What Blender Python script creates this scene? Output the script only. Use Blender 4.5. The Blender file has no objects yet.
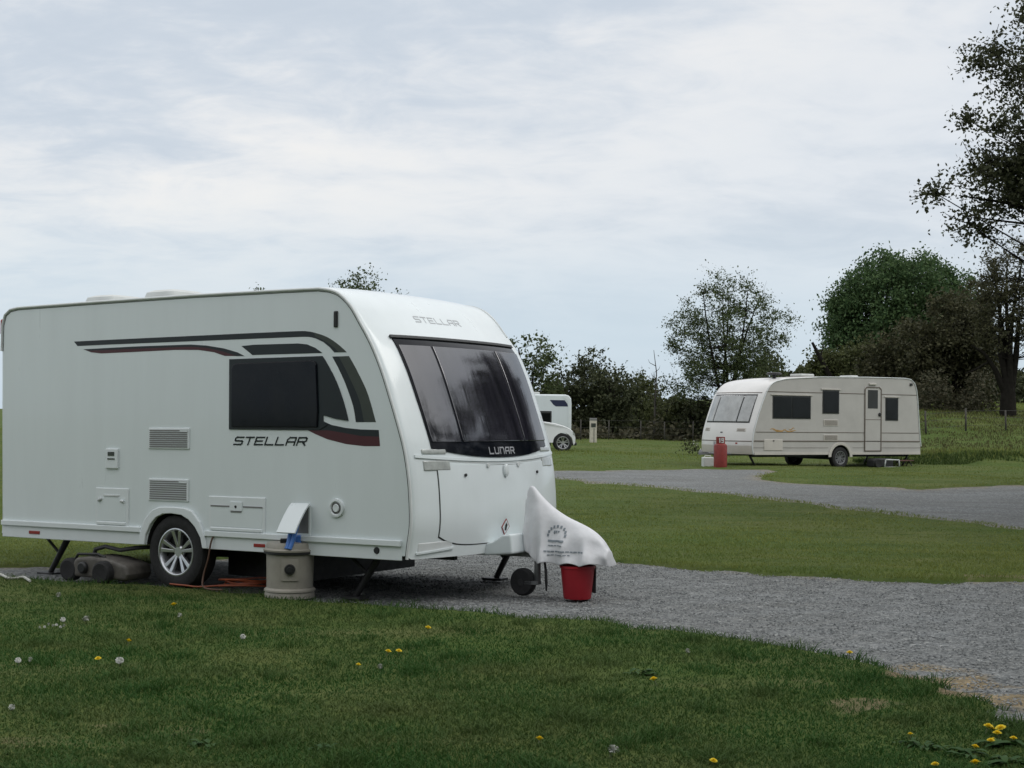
import bpy, bmesh, math, random
import numpy as np
from mathutils import Vector, Matrix
random.seed(7); RNG = np.random.default_rng(7)
SC = bpy.context.scene
COL = SC.collection
R = math.radians

# ------------------------------------------------------------------ camera constants
F, PITCH, CAMH, ROLL = 1450.2, 0.02355, 1.571, 0.01195

# ------------------------------------------------------------------ helpers
def sstep(a, b, x):
    t = np.clip((np.asarray(x, float) - a) / (b - a), 0, 1)
    return t * t * (3 - 2 * t)

class MB:
    """collects geometry for ONE mesh object"""
    def __init__(s): s.v = []; s.f = []; s.mi = []; s.sm = []
    def add(s, verts, faces, mi=0, smooth=False):
        b = len(s.v); s.v += [tuple(map(float, v)) for v in verts]
        for f in faces:
            s.f.append([i + b for i in f]); s.mi.append(mi); s.sm.append(smooth)
        return s
    def box(s, x0, x1, y0, y1, z0, z1, mi=0):
        v = [(x, y, z) for x in (x0, x1) for y in (y0, y1) for z in (z0, z1)]
        return s.add(v, [(0, 1, 3, 2), (4, 6, 7, 5), (0, 4, 5, 1), (2, 3, 7, 6), (0, 2, 6, 4), (1, 5, 7, 3)], mi)
    def prism(s, pts, y0, y1, mi=0, axis='y'):
        """outline of (x, z) pairs given thickness from y0 to y1 (axis y), or (y, z) along x, or (x, y) along z"""
        n = len(pts)
        def P(a, b, d): return {'y': (a, d, b), 'x': (d, a, b), 'z': (a, b, d)}[axis]
        v = [P(a, b, y0) for a, b in pts] + [P(a, b, y1) for a, b in pts]
        f = [list(range(n))[::-1], list(range(n, 2 * n))] + [(i, (i + 1) % n, n + (i + 1) % n, n + i) for i in range(n)]
        return s.add(v, f, mi)
    def ring(s, outer, inner, y0, y1, mi=0):
        """open band between two equally long outlines (x, z)"""
        n = len(outer)
        v = [(a, y0, b) for a, b in outer] + [(a, y0, b) for a, b in inner] + [(a, y1, b) for a, b in outer] + [(a, y1, b) for a, b in inner]
        f = []
        for i in range(n - 1):
            f += [(i, i + 1, n + i + 1, n + i), (2 * n + i, 3 * n + i, 3 * n + i + 1, 2 * n + i + 1),
                  (i, 2 * n + i, 2 * n + i + 1, i + 1), (n + i, n + i + 1, 3 * n + i + 1, 3 * n + i)]
        f += [(0, n, 3 * n, 2 * n), (n - 1, 3 * n - 1, 4 * n - 1, 2 * n - 1)]
        return s.add(v, f, mi)
    def tube(s, pts, r, n=8, mi=0, cap=True):
        pts = [Vector(p) for p in pts]; m = len(pts)
        rr = r if hasattr(r, '__len__') else [r] * m
        up = None; v = []
        for i, p in enumerate(pts):
            d = (pts[min(i + 1, m - 1)] - pts[max(i - 1, 0)])
            d = d.normalized() if d.length > 1e-9 else Vector((0, 0, 1))
            if up is None:
                up = Vector((0, 0, 1)) if abs(d.z) < .9 else Vector((1, 0, 0))
            a = d.cross(up).normalized(); up = a.cross(d).normalized()
            for k in range(n):
                t = 2 * math.pi * k / n
                v.append(p + (a * math.cos(t) + up * math.sin(t)) * rr[i])
        f = [(i * n + k, i * n + (k + 1) % n, (i + 1) * n + (k + 1) % n, (i + 1) * n + k) for i in range(m - 1) for k in range(n)]
        b = len(s.v); s.add(v, f, mi, True)
        if cap:
            for base in (0, (m - 1) * n):
                s.f.append([b + base + k for k in range(n)]); s.mi.append(mi); s.sm.append(False)
        return s
    def lathe(s, prof, c=(0, 0, 0), axis='z', n=24, mi=0, smooth=True, sx=1, sy=1, cap=True):
        """profile of (radius, height) turned about an axis"""
        v = []
        for r, h in prof:
            for k in range(n):
                t = 2 * math.pi * k / n; a, b = r * math.cos(t) * sx, r * math.sin(t) * sy
                q = {'z': (a, b, h), 'y': (a, h, b), 'x': (h, a, b)}[axis]
                v.append((q[0] + c[0], q[1] + c[1], q[2] + c[2]))
        m = len(prof)
        f = [(i * n + k, i * n + (k + 1) % n, (i + 1) * n + (k + 1) % n, (i + 1) * n + k) for i in range(m - 1) for k in range(n)]
        b = len(s.v); s.add(v, f, mi, smooth)
        for i, j in ((0, 0), (m - 1, m - 1)):
            if cap and prof[i][0] > 1e-6:
                s.f.append([b + j * n + k for k in range(n)]); s.mi.append(mi); s.sm.append(False)
        return s
    def grid(s, P, mi=0, smooth=True, closed=False):
        """P[i][j] points"""
        a, b = len(P), len(P[0]); v = [q for row in P for q in row]
        f = [(i * b + j, i * b + (j + 1) % b, (i + 1) * b + (j + 1) % b, (i + 1) * b + j) for i in range(a - 1) for j in range(b if closed else b - 1)]
        return s.add(v, f, mi, smooth)
    def build(s, name, mats, parent=None, bevel=0, sharp=35, seg=2, recalc=True):
        me = bpy.data.meshes.new(name); me.from_pydata(s.v, [], s.f)
        if not isinstance(mats, (list, tuple)): mats = [mats]
        for m in mats: me.materials.append(m)
        me.polygons.foreach_set('material_index', s.mi); me.polygons.foreach_set('use_smooth', s.sm)
        bm = bmesh.new(); bm.from_mesh(me)
        bmesh.ops.remove_doubles(bm, verts=bm.verts, dist=1e-5)
        if recalc: bmesh.ops.recalc_face_normals(bm, faces=bm.faces)
        for e in bm.edges:
            if len(e.link_faces) == 2 and e.calc_face_angle(0) > R(sharp): e.smooth = False
        bm.to_mesh(me); bm.free()
        o = bpy.data.objects.new(name, me); COL.objects.link(o)
        if parent: o.parent = parent
        if bevel:
            b = o.modifiers.new('bevel', 'BEVEL'); b.width = bevel; b.segments = seg; b.limit_method = 'ANGLE'; b.angle_limit = R(40)
        return o

def fast_mesh(name, V, Fc, mats, mi=None, smooth=False, parent=None, attr=None):
    """numpy arrays -> one mesh object; Fc is an (n, k) index array"""
    me = bpy.data.meshes.new(name); k = Fc.shape[1]
    me.vertices.add(len(V)); me.vertices.foreach_set('co', np.ascontiguousarray(V, dtype=np.float32).ravel())
    me.loops.add(Fc.size); me.loops.foreach_set('vertex_index', np.ascontiguousarray(Fc, dtype=np.int32).ravel())
    me.polygons.add(len(Fc)); me.polygons.foreach_set('loop_start', np.arange(0, Fc.size, k, dtype=np.int32))
    if not isinstance(mats, (list, tuple)): mats = [mats]
    for m in mats: me.materials.append(m)
    if mi is not None: me.polygons.foreach_set('material_index', np.asarray(mi, dtype=np.int32))
    me.polygons.foreach_set('use_smooth', np.full(len(Fc), smooth))
    for nm, arr in (attr or {}).items():
        a = me.attributes.new(nm, 'FLOAT', 'POINT'); a.data.foreach_set('value', np.asarray(arr, dtype=np.float32))
    me.update(calc_edges=True)
    o = bpy.data.objects.new(name, me); COL.objects.link(o)
    if parent: o.parent = parent
    return o

def tag(o, label=None, cat=None, group=None, kind=None):
    if label: o['label'] = label
    if cat: o['category'] = cat
    if group: o['group'] = group
    if kind: o['kind'] = kind
    return o
def thing(name, loc, label, cat, rot=(0, 0, 0), group=None):
    o = bpy.data.objects.new(name, None); COL.objects.link(o); o.location = loc; o.rotation_euler = rot
    o.empty_display_size = .2
    return tag(o, label, cat, group)
def copy_tree(o, parent=None):
    c = o.copy(); COL.objects.link(c); c.parent = parent
    for ch in list(o.children): copy_tree(ch, c)
    return c

# ------------------------------------------------------------------ materials
def mat(name, col, rough=.5, metal=0, var=0, vscale=3, bump=0, bscale=40, coat=0, spec=.5, ior=None, col2=None, stretch=None, trans=0):
    m = bpy.data.materials.new(name); m.use_nodes = True; nt = m.node_tree; N = nt.nodes; L = nt.links
    b = N['Principled BSDF']
    b.inputs['Base Color'].default_value = (*col, 1); b.inputs['Roughness'].default_value = rough
    b.inputs['Metallic'].default_value = metal; b.inputs['Coat Weight'].default_value = coat
    b.inputs['Coat Roughness'].default_value = .08
    b.inputs['Specular IOR Level'].default_value = spec
    if ior: b.inputs['IOR'].default_value = ior
    tc = N.new('ShaderNodeTexCoord'); src = tc.outputs['Object']
    if stretch:
        mp = N.new('ShaderNodeMapping'); mp.inputs['Scale'].default_value = stretch; L.new(src, mp.inputs[0]); src = mp.outputs[0]
    if var or col2:
        n = N.new('ShaderNodeTexNoise'); n.inputs['Scale'].default_value = vscale; n.inputs['Detail'].default_value = 5; n.inputs['Roughness'].default_value = .6
        L.new(src, n.inputs['Vector'])
        mx = N.new('ShaderNodeMix'); mx.data_type = 'RGBA'
        c2 = col2 or tuple(c * (1 - var) for c in col)
        mx.inputs[6].default_value = (*col, 1); mx.inputs[7].default_value = (*c2, 1)
        rp = N.new('ShaderNodeMapRange'); rp.inputs[1].default_value = .35; rp.inputs[2].default_value = .68
        L.new(n.outputs[0], rp.inputs[0]); L.new(rp.outputs[0], mx.inputs[0]); L.new(mx.outputs[2], b.inputs['Base Color'])
        mr = N.new('ShaderNodeMapRange'); mr.inputs[3].default_value = max(0, rough - .06); mr.inputs[4].default_value = min(1, rough + .1)
        L.new(n.outputs[0], mr.inputs[0]); L.new(mr.outputs[0], b.inputs['Roughness'])
    if bump:
        n2 = N.new('ShaderNodeTexNoise'); n2.inputs['Scale'].default_value = bscale; n2.inputs['Detail'].default_value = 4
        L.new(src, n2.inputs['Vector'])
        bp = N.new('ShaderNodeBump'); bp.inputs['Strength'].default_value = bump; bp.inputs['Distance'].default_value = .02
        L.new(n2.outputs[0], bp.inputs['Height']); L.new(bp.outputs[0], b.inputs['Normal'])
    return m

def foliage(name, c1, c2, rough=.6, tr=.25, patch=None, pscale=.35, spec=.15, pstretch=None):
    """leaf or blade material: colour differs from face island to face island"""
    m = bpy.data.materials.new(name); m.use_nodes = True; nt = m.node_tree; N = nt.nodes; L = nt.links
    b = N['Principled BSDF']; b.inputs['Roughness'].default_value = rough; b.inputs['Specular IOR Level'].default_value = spec
    g = N.new('ShaderNodeNewGeometry')
    mx = N.new('ShaderNodeMix'); mx.data_type = 'RGBA'; mx.inputs[6].default_value = (*c1, 1); mx.inputs[7].default_value = (*c2, 1)
    L.new(g.outputs['Random Per Island'], mx.inputs[0]); out = mx.outputs[2]
    if patch:
        n = N.new('ShaderNodeTexNoise'); n.inputs['Scale'].default_value = pscale; n.inputs['Detail'].default_value = 4; n.inputs['Roughness'].default_value = .65
        mp = N.new('ShaderNodeMapping'); mp.inputs['Scale'].default_value = pstretch or (1, 1, 1); L.new(g.outputs['Position'], mp.inputs[0]); L.new(mp.outputs[0], n.inputs['Vector'])
        rp = N.new('ShaderNodeMapRange'); rp.inputs[1].default_value = .42; rp.inputs[2].default_value = .66
        L.new(n.outputs[0], rp.inputs[0])
        m2 = N.new('ShaderNodeMix'); m2.data_type = 'RGBA'; m2.inputs[7].default_value = (*patch, 1)
        mu = N.new('ShaderNodeMath'); mu.operation = 'MULTIPLY'; mu.inputs[1].default_value = .8
        L.new(rp.outputs[0], mu.inputs[0]); L.new(mu.outputs[0], m2.inputs[0]); L.new(out, m2.inputs[6]); out = m2.outputs[2]
    L.new(out, b.inputs['Base Color'])
    t = N.new('ShaderNodeBsdfTranslucent'); L.new(out, t.inputs['Color'])
    ms = N.new('ShaderNodeMixShader'); ms.inputs[0].default_value = tr
    L.new(b.outputs[0], ms.inputs[1]); L.new(t.outputs[0], ms.inputs[2]); L.new(ms.outputs[0], N['Material Output'].inputs[0])
    return m

M = dict(
    white=mat('white_gelcoat', (.715, .775, .785), .28, var=.035, vscale=2.4, coat=.4, stretch=(2.2, 2.2, .3), bump=.012, bscale=1.3),
    trim=mat('white_trim', (.72, .77, .778), .35, var=.04, vscale=6),
    rail=mat('grey_awning_rail', (.66, .69, .69), .45, var=.10, vscale=9),
    seal=mat('dark_seal', (.03, .033, .033), .6, var=.2),
    black=mat('black_plastic', (.016, .017, .018), .5, var=.3, vscale=12),
    liner=mat('under_body', (.018, .018, .018), .85, var=.3, vscale=5),
    rubber=mat('tyre_rubber', (.018, .018, .019), .8, var=.3, vscale=20, bump=.2, bscale=60),
    alloy=mat('alloy', (.62, .63, .65), .28, metal=.9, var=.12, vscale=15),
    steel=mat('galvanised_steel', (.22, .225, .23), .5, metal=.6, var=.3, vscale=20),
    darksteel=mat('dark_steel', (.04, .04, .042), .55, metal=.3, var=.3, vscale=16),
    decal=mat('dark_decal', (.006, .012, .016), .35, var=.15),
    decal_grey=mat('olive_grey_decal', (.045, .056, .046), .35, var=.25, vscale=5),
    decal_red=mat('dark_red_decal', (.07, .012, .018), .35, var=.15),
    tint=mat('tinted_window', (.003, .0045, .008), .08, vscale=3.5, spec=.2, col2=(.012, .013, .016)),
    acrylic=mat('smoked_acrylic', (.010, .010, .015), .06, bump=.045, bscale=5, ior=2.3, stretch=(1, 4, .35), col2=(.034, .033, .044), vscale=2.2),  # paler upright streaks in the base colour imitate curtain-like reflections
    silver=mat('silver_lettering', (.42, .43, .45), .4, metal=.3, var=.1),
    chrome=mat('faint_silver_lettering', (.40, .42, .43), .35, metal=.2, var=.1),
    lens=mat('clear_lens', (.46, .49, .47), .18, var=.3, vscale=14, coat=.5),
    red_lens=mat('red_lens', (.30, .03, .025), .25, var=.1),
    grille=mat('vent_slats', (.20, .20, .20), .6, var=.1),
    beige=mat('beige_plastic', (.33, .31, .265), .5, var=.18, vscale=7, bump=.06, bscale=80),
    beige_dirty=mat('dirty_beige_plastic', (.13, .12, .105), .6, var=.45, vscale=9, bump=.08, bscale=60),
    blue=mat('blue_hose', (.06, .19, .55), .4, var=.15, vscale=20),
    red_plastic=mat('red_bucket_plastic', (.34, .012, .022), .4, var=.12, vscale=5),
    orange=mat('orange_cable', (.30, .065, .022), .5, var=.2, vscale=15),
    brown_cable=mat('brown_cable', (.10, .05, .03), .6, var=.2),
    whitehose=mat('white_hose', (.50, .50, .46), .55, var=.2, vscale=20),
    cover=mat('white_vinyl_cover', (.70, .71, .73), .45, var=.10, vscale=8, bump=.5, bscale=7),
    print=mat('grey_print', (.24, .28, .31), .5, var=.3, vscale=60),
    cream=mat('cream_panel', (.485, .47, .445), .42, var=.12, vscale=1.5),
    cream2=mat('cream_front', (.73, .72, .70), .35, var=.08, vscale=1.8, coat=.2),
    creamtrim=mat('cream_trim', (.56, .53, .485), .45, var=.1),
    line=mat('brown_pinstripe', (.14, .115, .095), .5, var=.1),
    gold=mat('gold_swirl', (.48, .29, .10), .45, var=.3, vscale=9),
    window_grey=mat('curtained_window', (.42, .43, .43), .1, var=.3, vscale=4, coat=.5),
    dark_window=mat('dark_window', (.009, .011, .011), .06, var=.3, vscale=2, spec=.2),
    gas_red=mat('red_gas_bottle', (.26, .035, .03), .5, var=.28, vscale=9),
    pale=mat('pale_plastic', (.56, .58, .56), .5, var=.1, vscale=7),
    car_white=mat('white_car_paint', (.72, .74, .74), .22, var=.03, coat=.6),
    navy=mat('navy_decal', (.015, .022, .06), .4, var=.1),
    postwhite=mat('pale_post', (.62, .58, .49), .7, var=.25, vscale=8),
    wood=mat('weathered_wood', (.075, .07, .06), .85, var=.4, vscale=9, bump=.3, bscale=20),
    wire=mat('wire', (.07, .07, .066), .5, metal=.5, var=.2),
    rust=mat('red_brown_plastic', (.10, .04, .03), .6, var=.3),
    bark=mat('dark_bark', (.022, .020, .017), .95, spec=.06, var=.45, vscale=6, bump=.5, bscale=14),
    greybark=mat('grey_bark', (.085, .078, .068), .9, var=.4, vscale=6, bump=.5, bscale=14),
    petal=mat('yellow_petal', (.95, .74, .04), .6, var=.12, vscale=60),
    seedhead=mat('white_seed_head', (.55, .56, .52), .8, var=.2, vscale=60),
    stem=mat('pale_green_stem', (.10, .13, .05), .6, var=.2),
)

# ------------------------------------------------------------------ terrain
def H(x, y):
    """height of the bare ground"""
    x = np.asarray(x, float); y = np.asarray(y, float)
    z = .265 * sstep(14, 42, y) + .16 * sstep(42, 95, y) + .09 * sstep(-3, 3, x) * sstep(5, 11, y) * sstep(46, 24, y)
    right = sstep(9.5, 15, x - .06 * (y - 45))
    z = z + right * (.34 * sstep(43.6, 45.6, y + .05 * x) + 1.42 * sstep(44.5, 58, y) + 1.6 * sstep(60, 135, y))
    z = z + (1 - right) * .03 * sstep(50.5, 51.6, y + .12 * x - .3)
    z = z + .03 * np.sin(x * .9 + y * .35) * sstep(18, 30, y) * sstep(0, 1, 1) + .012 * np.sin(x * 2.1 + 1.7) * np.cos(y * 1.7)
    z = z + sstep(120, 400, y) * 2.0
    return z

def ray(px, py):
    u, v = px - 512, py - 384
    cr, sr = math.cos(ROLL), math.sin(ROLL)
    u, v = u * cr + v * sr, -u * sr + v * cr
    c, s = math.cos(PITCH), math.sin(PITCH)
    return np.array([u / F, c + v / F * s, s - v / F * c])
def at(px, py, lift=0.0, far=300):
    """the ground point seen at a pixel of the photograph"""
    d = ray(px, py); o = np.array([0, 0, CAMH])
    t = np.linspace(4, far, 6000); P = o + t[:, None] * d
    h = P[:, 2] - H(P[:, 0], P[:, 1]) - lift
    k = int(np.argmax(h < 0)); k = k if h[k] < 0 else len(t) - 1
    if k > 0 and h[k] < 0:
        a = h[k - 1] / (h[k - 1] - h[k]); q = P[k - 1] + a * (P[k] - P[k - 1])
    else: q = P[k]
    return float(q[0]), float(q[1])
def across(px, y):
    """x of a pixel column at distance y"""
    d = ray(px, 415); return d[0] / d[1] * y
def up(px, py, y):
    d = ray(px, py); return CAMH + d[2] / d[1] * y

def sd_poly(x, y, poly):
    """signed distance, negative inside"""
    x = np.asarray(x, float); y = np.asarray(y, float); P = np.array(poly); n = len(P)
    d = np.full(x.shape, 1e9); inside = np.zeros(x.shape, bool)
    for i in range(n):
        a, b = P[i], P[(i + 1) % n]; e = b - a; w0 = x - a[0]; w1 = y - a[1]
        t = np.clip((w0 * e[0] + w1 * e[1]) / (e @ e), 0, 1)
        d = np.minimum(d, np.hypot(w0 - e[0] * t, w1 - e[1] * t))
        c = ((a[1] <= y) != (b[1] <= y)) & (x < (b[0] - a[0]) * (y - a[1]) / (b[1] - a[1] + 1e-12) + a[0])
        inside ^= c
    return np.where(inside, -d, d)

LAWN = .035
near_edge = [at(*q, lift=LAWN) for q in [(0, 577), (60, 581), (150, 584), (210, 588), (262, 593), (330, 600), (400, 604), (460, 609), (520, 614), (570, 619), (620, 623), (700, 633), (760, 641), (810, 649), (850, 657), (885, 668), (920, 680), (945, 690), (970, 700), (1000, 712), (1024, 722)]]
back_edge = [at(*q, lift=LAWN) for q in [(1024, 579), (960, 580), (900, 578), (850, 576), (800, 573), (750, 570), (700, 567), (655, 562.5), (612, 559)]]
PITCH_POLY = [(-7.5, near_edge[0][1] + .1)] + near_edge + [(4.6, 7.6), (9, 6.5), (12, 12)] + [(7.5, 14.3)] + back_edge + [(.2, 16.9), (-1.2, 17.0), (-2.6, 16.2), (-3.9, 15.1), (-5.2, 14.6), (-7.5, 14.9)]
tr_low = [at(*q, lift=LAWN) for q in [(552, 477.5), (600, 482), (660, 487), (714, 492), (770, 498), (832, 506), (900, 514), (960, 520), (1024, 528.5)]]
tr_up = [at(*q) for q in [(1024, 485.5), (977, 487.5), (922, 490), (877, 487.5), (830, 485.5), (795, 483.5), (768, 481), (754, 478.5), (762, 475.5), (776, 472.5), (764, 470), (740, 469.5), (700, 469), (650, 470), (600, 471), (552, 471)]]
TRACK_POLY = tr_low + [(13.5, 19.5), (19, 19), (19, 33)] + tr_up + [(-6, 46), (-6, 40)]
def sd_track(x, y): return sd_poly(x, y, TRACK_POLY)
def sd_pitch(x, y): return sd_poly(x, y, PITCH_POLY)
def wob(x, y): return .085 * np.sin(x * 1.7 + np.sin(y * 2.3)) * np.sin(y * 1.3) + .06 * np.sin(x * 5.1 + 2 * np.sin(y * 3.3)) + .035 * np.sin(y * 8.7 + x * 3.1) + .02 * np.sin(x * 17 + y * 13)

def bare_patches(x, y):
    """where the turf is worn down to earth"""
    out = np.zeros(np.shape(x))
    for (px, py), rx, ry, s in [((862, 712), .33, .22, .62), ((905, 700), .0, .0, 0), ((955, 682), .42, .30, 1.), ((1000, 700), .40, .28, 1.), ((925, 668), .3, .2, .7), ((700, 690), .35, .2, .25), ((150, 738), .5, .2, .42), ((40, 750), .5, .2, .42), ((210, 724), .25, .12, .38), ((640, 676), .3, .15, .25), ((800, 690), .3, .18, .42), ((1010, 580), 1.1, .25, .6)]:
        if rx == 0: continue
        cx, cy = at(px, py)
        q = np.hypot((x - cx) / rx, (y - cy) / ry) + .35 * np.sin(x * 9 + y * 4) * np.sin(y * 11 - x * 5)
        out = np.maximum(out, s * sstep(1.15, .45, q))
    return out

# ground sheet: fine near the camera, coarse to the horizon
def axis_lines(parts):
    a = [parts[0][0]]
    for lo, hi, st in parts:
        n = max(1, int(round((hi - lo) / st))); a += list(np.linspace(lo, hi, n + 1)[1:])
    return np.array(a)
gx = axis_lines([(-700, -80, 62), (-80, -24, 4), (-24, -8, .5), (-8, 6, .055), (6, 16, .1), (16, 30, .5), (30, 80, 5), (80, 700, 62)])
gy = axis_lines([(-120, -20, 20), (-20, 5, 1.25), (5, 18, .055), (18, 30, .12), (30, 56, .22), (56, 100, 1), (100, 200, 6), (200, 900, 50)])
GX, GY = np.meshgrid(gx, gy)
x, y = GX.ravel(), GY.ravel()
near = y < 25
sdp = np.full(x.shape, 5.0); sdt = np.full(x.shape, 5.0)
mk = (y > 5) & (y < 20) & (x > -9) & (x < 13); sdp[mk] = sd_pitch(x[mk], y[mk]) + wob(x[mk], y[mk])
mk = (y > 17) & (y < 58) & (x > -8) & (x < 22); sdt[mk] = sd_track(x[mk], y[mk]) + 1.5 * wob(x[mk] * .6, y[mk] * .6)
gz = H(x, y) + np.where(sdp < 4, -.04 + (.04 + LAWN) * sstep(-.09, .09, sdp), LAWN) * np.where(y > 30, 0, 1)
gz = gz + np.where(sdt < 4, -.08 + .12 * sstep(-.3, .3, sdt), np.where(y > 30, .04, 0)) - np.where((sdt < 4) & (y <= 30), LAWN, 0)
bare = bare_patches(x, y)
edge = np.maximum(sstep(.30, .0, sdp), sstep(.5, .0, sdt)) * .22
nx, ny = len(gx), len(gy)
idx = np.arange(nx * ny).reshape(ny, nx)
Fq = np.stack([idx[:-1, :-1], idx[:-1, 1:], idx[1:, 1:], idx[1:, :-1]], -1).reshape(-1, 4)

def ground_material():
    m = bpy.data.materials.new('turf_and_earth'); m.use_nodes = True; nt = m.node_tree; N = nt.nodes; L = nt.links
    b = N['Principled BSDF']; b.inputs['Roughness'].default_value = .95; b.inputs['Specular IOR Level'].default_value = .1
    g = N.new('ShaderNodeNewGeometry')
    def noise(sc, det=5, ro=.6, scale3=None):
        n = N.new('ShaderNodeTexNoise'); n.inputs['Scale'].default_value = sc; n.inputs['Detail'].default_value = det; n.inputs['Roughness'].default_value = ro
        if scale3:
            mp = N.new('ShaderNodeMapping'); mp.inputs['Scale'].default_value = scale3; L.new(g.outputs['Position'], mp.inputs[0]); L.new(mp.outputs[0], n.inputs['Vector'])
        else: L.new(g.outputs['Position'], n.inputs['Vector'])
        return n.outputs[0]
    def mix(f, a, c, lo=.4, hi=.62):
        rp = N.new('ShaderNodeMapRange'); rp.inputs[1].default_value = lo; rp.inputs[2].default_value = hi; L.new(f, rp.inputs[0])
        mx = N.new('ShaderNodeMix'); mx.data_type = 'RGBA'; L.new(rp.outputs[0], mx.inputs[0])
        for s, v in ((6, a), (7, c)):
            if isinstance(v, tuple): mx.inputs[s].default_value = (*v, 1)
            else: L.new(v, mx.inputs[s])
        return mx.outputs[2]
    c = mix(noise(.45), (.075, .105, .028), (.125, .14, .045))
    c = mix(noise(.16, 6, .7), c, (.08, .12, .03), .42, .6)
    c = mix(noise(9, 5, .75), c, (.04, .065, .016), .48, .75)
    c = mix(noise(1.1, 6, .7, (.25, 1.4, 1)), c, (.13, .14, .055), .52, .74)
    c = mix(noise(2.2, 6, .75, (.6, 1.6, 1)), c, (.042, .07, .018), .5, .72)
    at_ = N.new('ShaderNodeAttribute'); at_.attribute_name = 'bare'
    earth = mix(noise(45, 4, .7), (.085, .062, .036), (.29, .235, .15), .36, .66)
    nb = noise(7, 5, .7)
    ad = N.new('ShaderNodeMath'); ad.operation = 'ADD'; L.new(at_.outputs['Fac'], ad.inputs[0]); L.new(nb, ad.inputs[1])
    c = mix(ad.outputs[0], c, earth, .85, 1.3)
    L.new(c, b.inputs['Base Color'])
    bp = N.new('ShaderNodeBump'); bp.inputs['Strength'].default_value = .7; bp.inputs['Distance'].default_value = .05
    L.new(noise(14, 6, .75), bp.inputs['Height']); L.new(bp.outputs[0], b.inputs['Normal'])
    return m
def gravel_material():
    m = bpy.data.materials.new('grey_gravel'); m.use_nodes = True; nt = m.node_tree; N = nt.nodes; L = nt.links
    b = N['Principled BSDF']; b.inputs['Roughness'].default_value = .85; b.inputs['Specular IOR Level'].default_value = .3
    g = N.new('ShaderNodeNewGeometry')
    v = N.new('ShaderNodeTexVoronoi'); v.inputs['Scale'].default_value = 52; L.new(g.outputs['Position'], v.inputs['Vector'])
    v2 = N.new('ShaderNodeTexVoronoi'); v2.inputs['Scale'].default_value = 28; L.new(g.outputs['Position'], v2.inputs['Vector'])
    cr = N.new('ShaderNodeValToRGB'); e = cr.color_ramp.elements
    e[0].position = 0; e[0].color = (.062, .068, .068, 1); e[1].position = 1; e[1].color = (.46, .47, .45, 1)
    for p, c in ((.3, (.145, .155, .157)), (.6, (.205, .217, .218)), (.85, (.275, .283, .277))):
        q = e.new(p); q.color = (*c, 1)
    sp = N.new('ShaderNodeSeparateColor'); L.new(v.outputs['Color'], sp.inputs[0])
    sp2 = N.new('ShaderNodeSeparateColor'); L.new(v2.outputs['Color'], sp2.inputs[0])
    av = N.new('ShaderNodeMath'); av.operation = 'MULTIPLY_ADD'; L.new(sp2.outputs[0], av.inputs[0]); av.inputs[1].default_value = .35
    hv = N.new('ShaderNodeMath'); hv.operation = 'MULTIPLY'; hv.inputs[1].default_value = .65; L.new(sp.outputs[0], hv.inputs[0]); L.new(hv.outputs[0], av.inputs[2])
    L.new(av.outputs[0], cr.inputs[0])
    n = N.new('ShaderNodeTexNoise'); n.inputs['Scale'].default_value = 1.1; n.inputs['Detail'].default_value = 6; n.inputs['Roughness'].default_value = .7
    mp = N.new('ShaderNodeMapping'); mp.inputs['Scale'].default_value = (.45, 1.3, 1); L.new(g.outputs['Position'], mp.inputs[0]); L.new(mp.outputs[0], n.inputs['Vector'])
    rp = N.new('ShaderNodeMapRange'); rp.inputs[1].default_value = .35; rp.inputs[2].default_value = .7; L.new(n.outputs[0], rp.inputs[0])
    mx = N.new('ShaderNodeMix'); mx.data_type = 'RGBA'; mx.blend_type = 'MULTIPLY'; mx.inputs[7].default_value = (.70, .68, .64, 1)
    L.new(rp.outputs[0], mx.inputs[0]); L.new(cr.outputs[0], mx.inputs[6])
    atr = N.new('ShaderNodeAttribute'); atr.attribute_name = 'soil'
    n3 = N.new('ShaderNodeTexNoise'); n3.inputs['Scale'].default_value = 6; n3.inputs['Detail'].default_value = 6; L.new(g.outputs['Position'], n3.inputs['Vector'])
    ad = N.new('ShaderNodeMath'); ad.operation = 'ADD'; L.new(atr.outputs['Fac'], ad.inputs[0]); L.new(n3.outputs[0], ad.inputs[1])
    r3 = N.new('ShaderNodeMapRange'); r3.inputs[1].default_value = .70; r3.inputs[2].default_value = 1.25; L.new(ad.outputs[0], r3.inputs[0])
    m3 = N.new('ShaderNodeMix'); m3.data_type = 'RGBA'; mb = N.new('ShaderNodeMix'); mb.data_type = 'RGBA'; mb.blend_type = 'MULTIPLY'; mb.inputs[0].default_value = 1; mb.inputs[7].default_value = (1.15, .86, .50, 1); L.new(cr.outputs[0], mb.inputs[6]); L.new(mb.outputs[2], m3.inputs[7])
    L.new(r3.outputs[0], m3.inputs[0]); L.new(mx.outputs[2], m3.inputs[6]); L.new(m3.outputs[2], b.inputs['Base Color'])
    bp = N.new('ShaderNodeBump'); bp.inputs['Strength'].default_value = .8; bp.inputs['Distance'].default_value = .02; bp.invert = True
    L.new(v.outputs['Distance'], bp.inputs['Height']); L.new(bp.outputs[0], b.inputs['Normal'])
    return m
GROUND_M, GRAVEL_M = ground_material(), gravel_material()
o = fast_mesh('ground', np.stack([x, y, gz], 1), Fq, GROUND_M, smooth=True, attr={'bare': np.maximum(bare, edge)})
tag(o, kind='structure')

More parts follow.
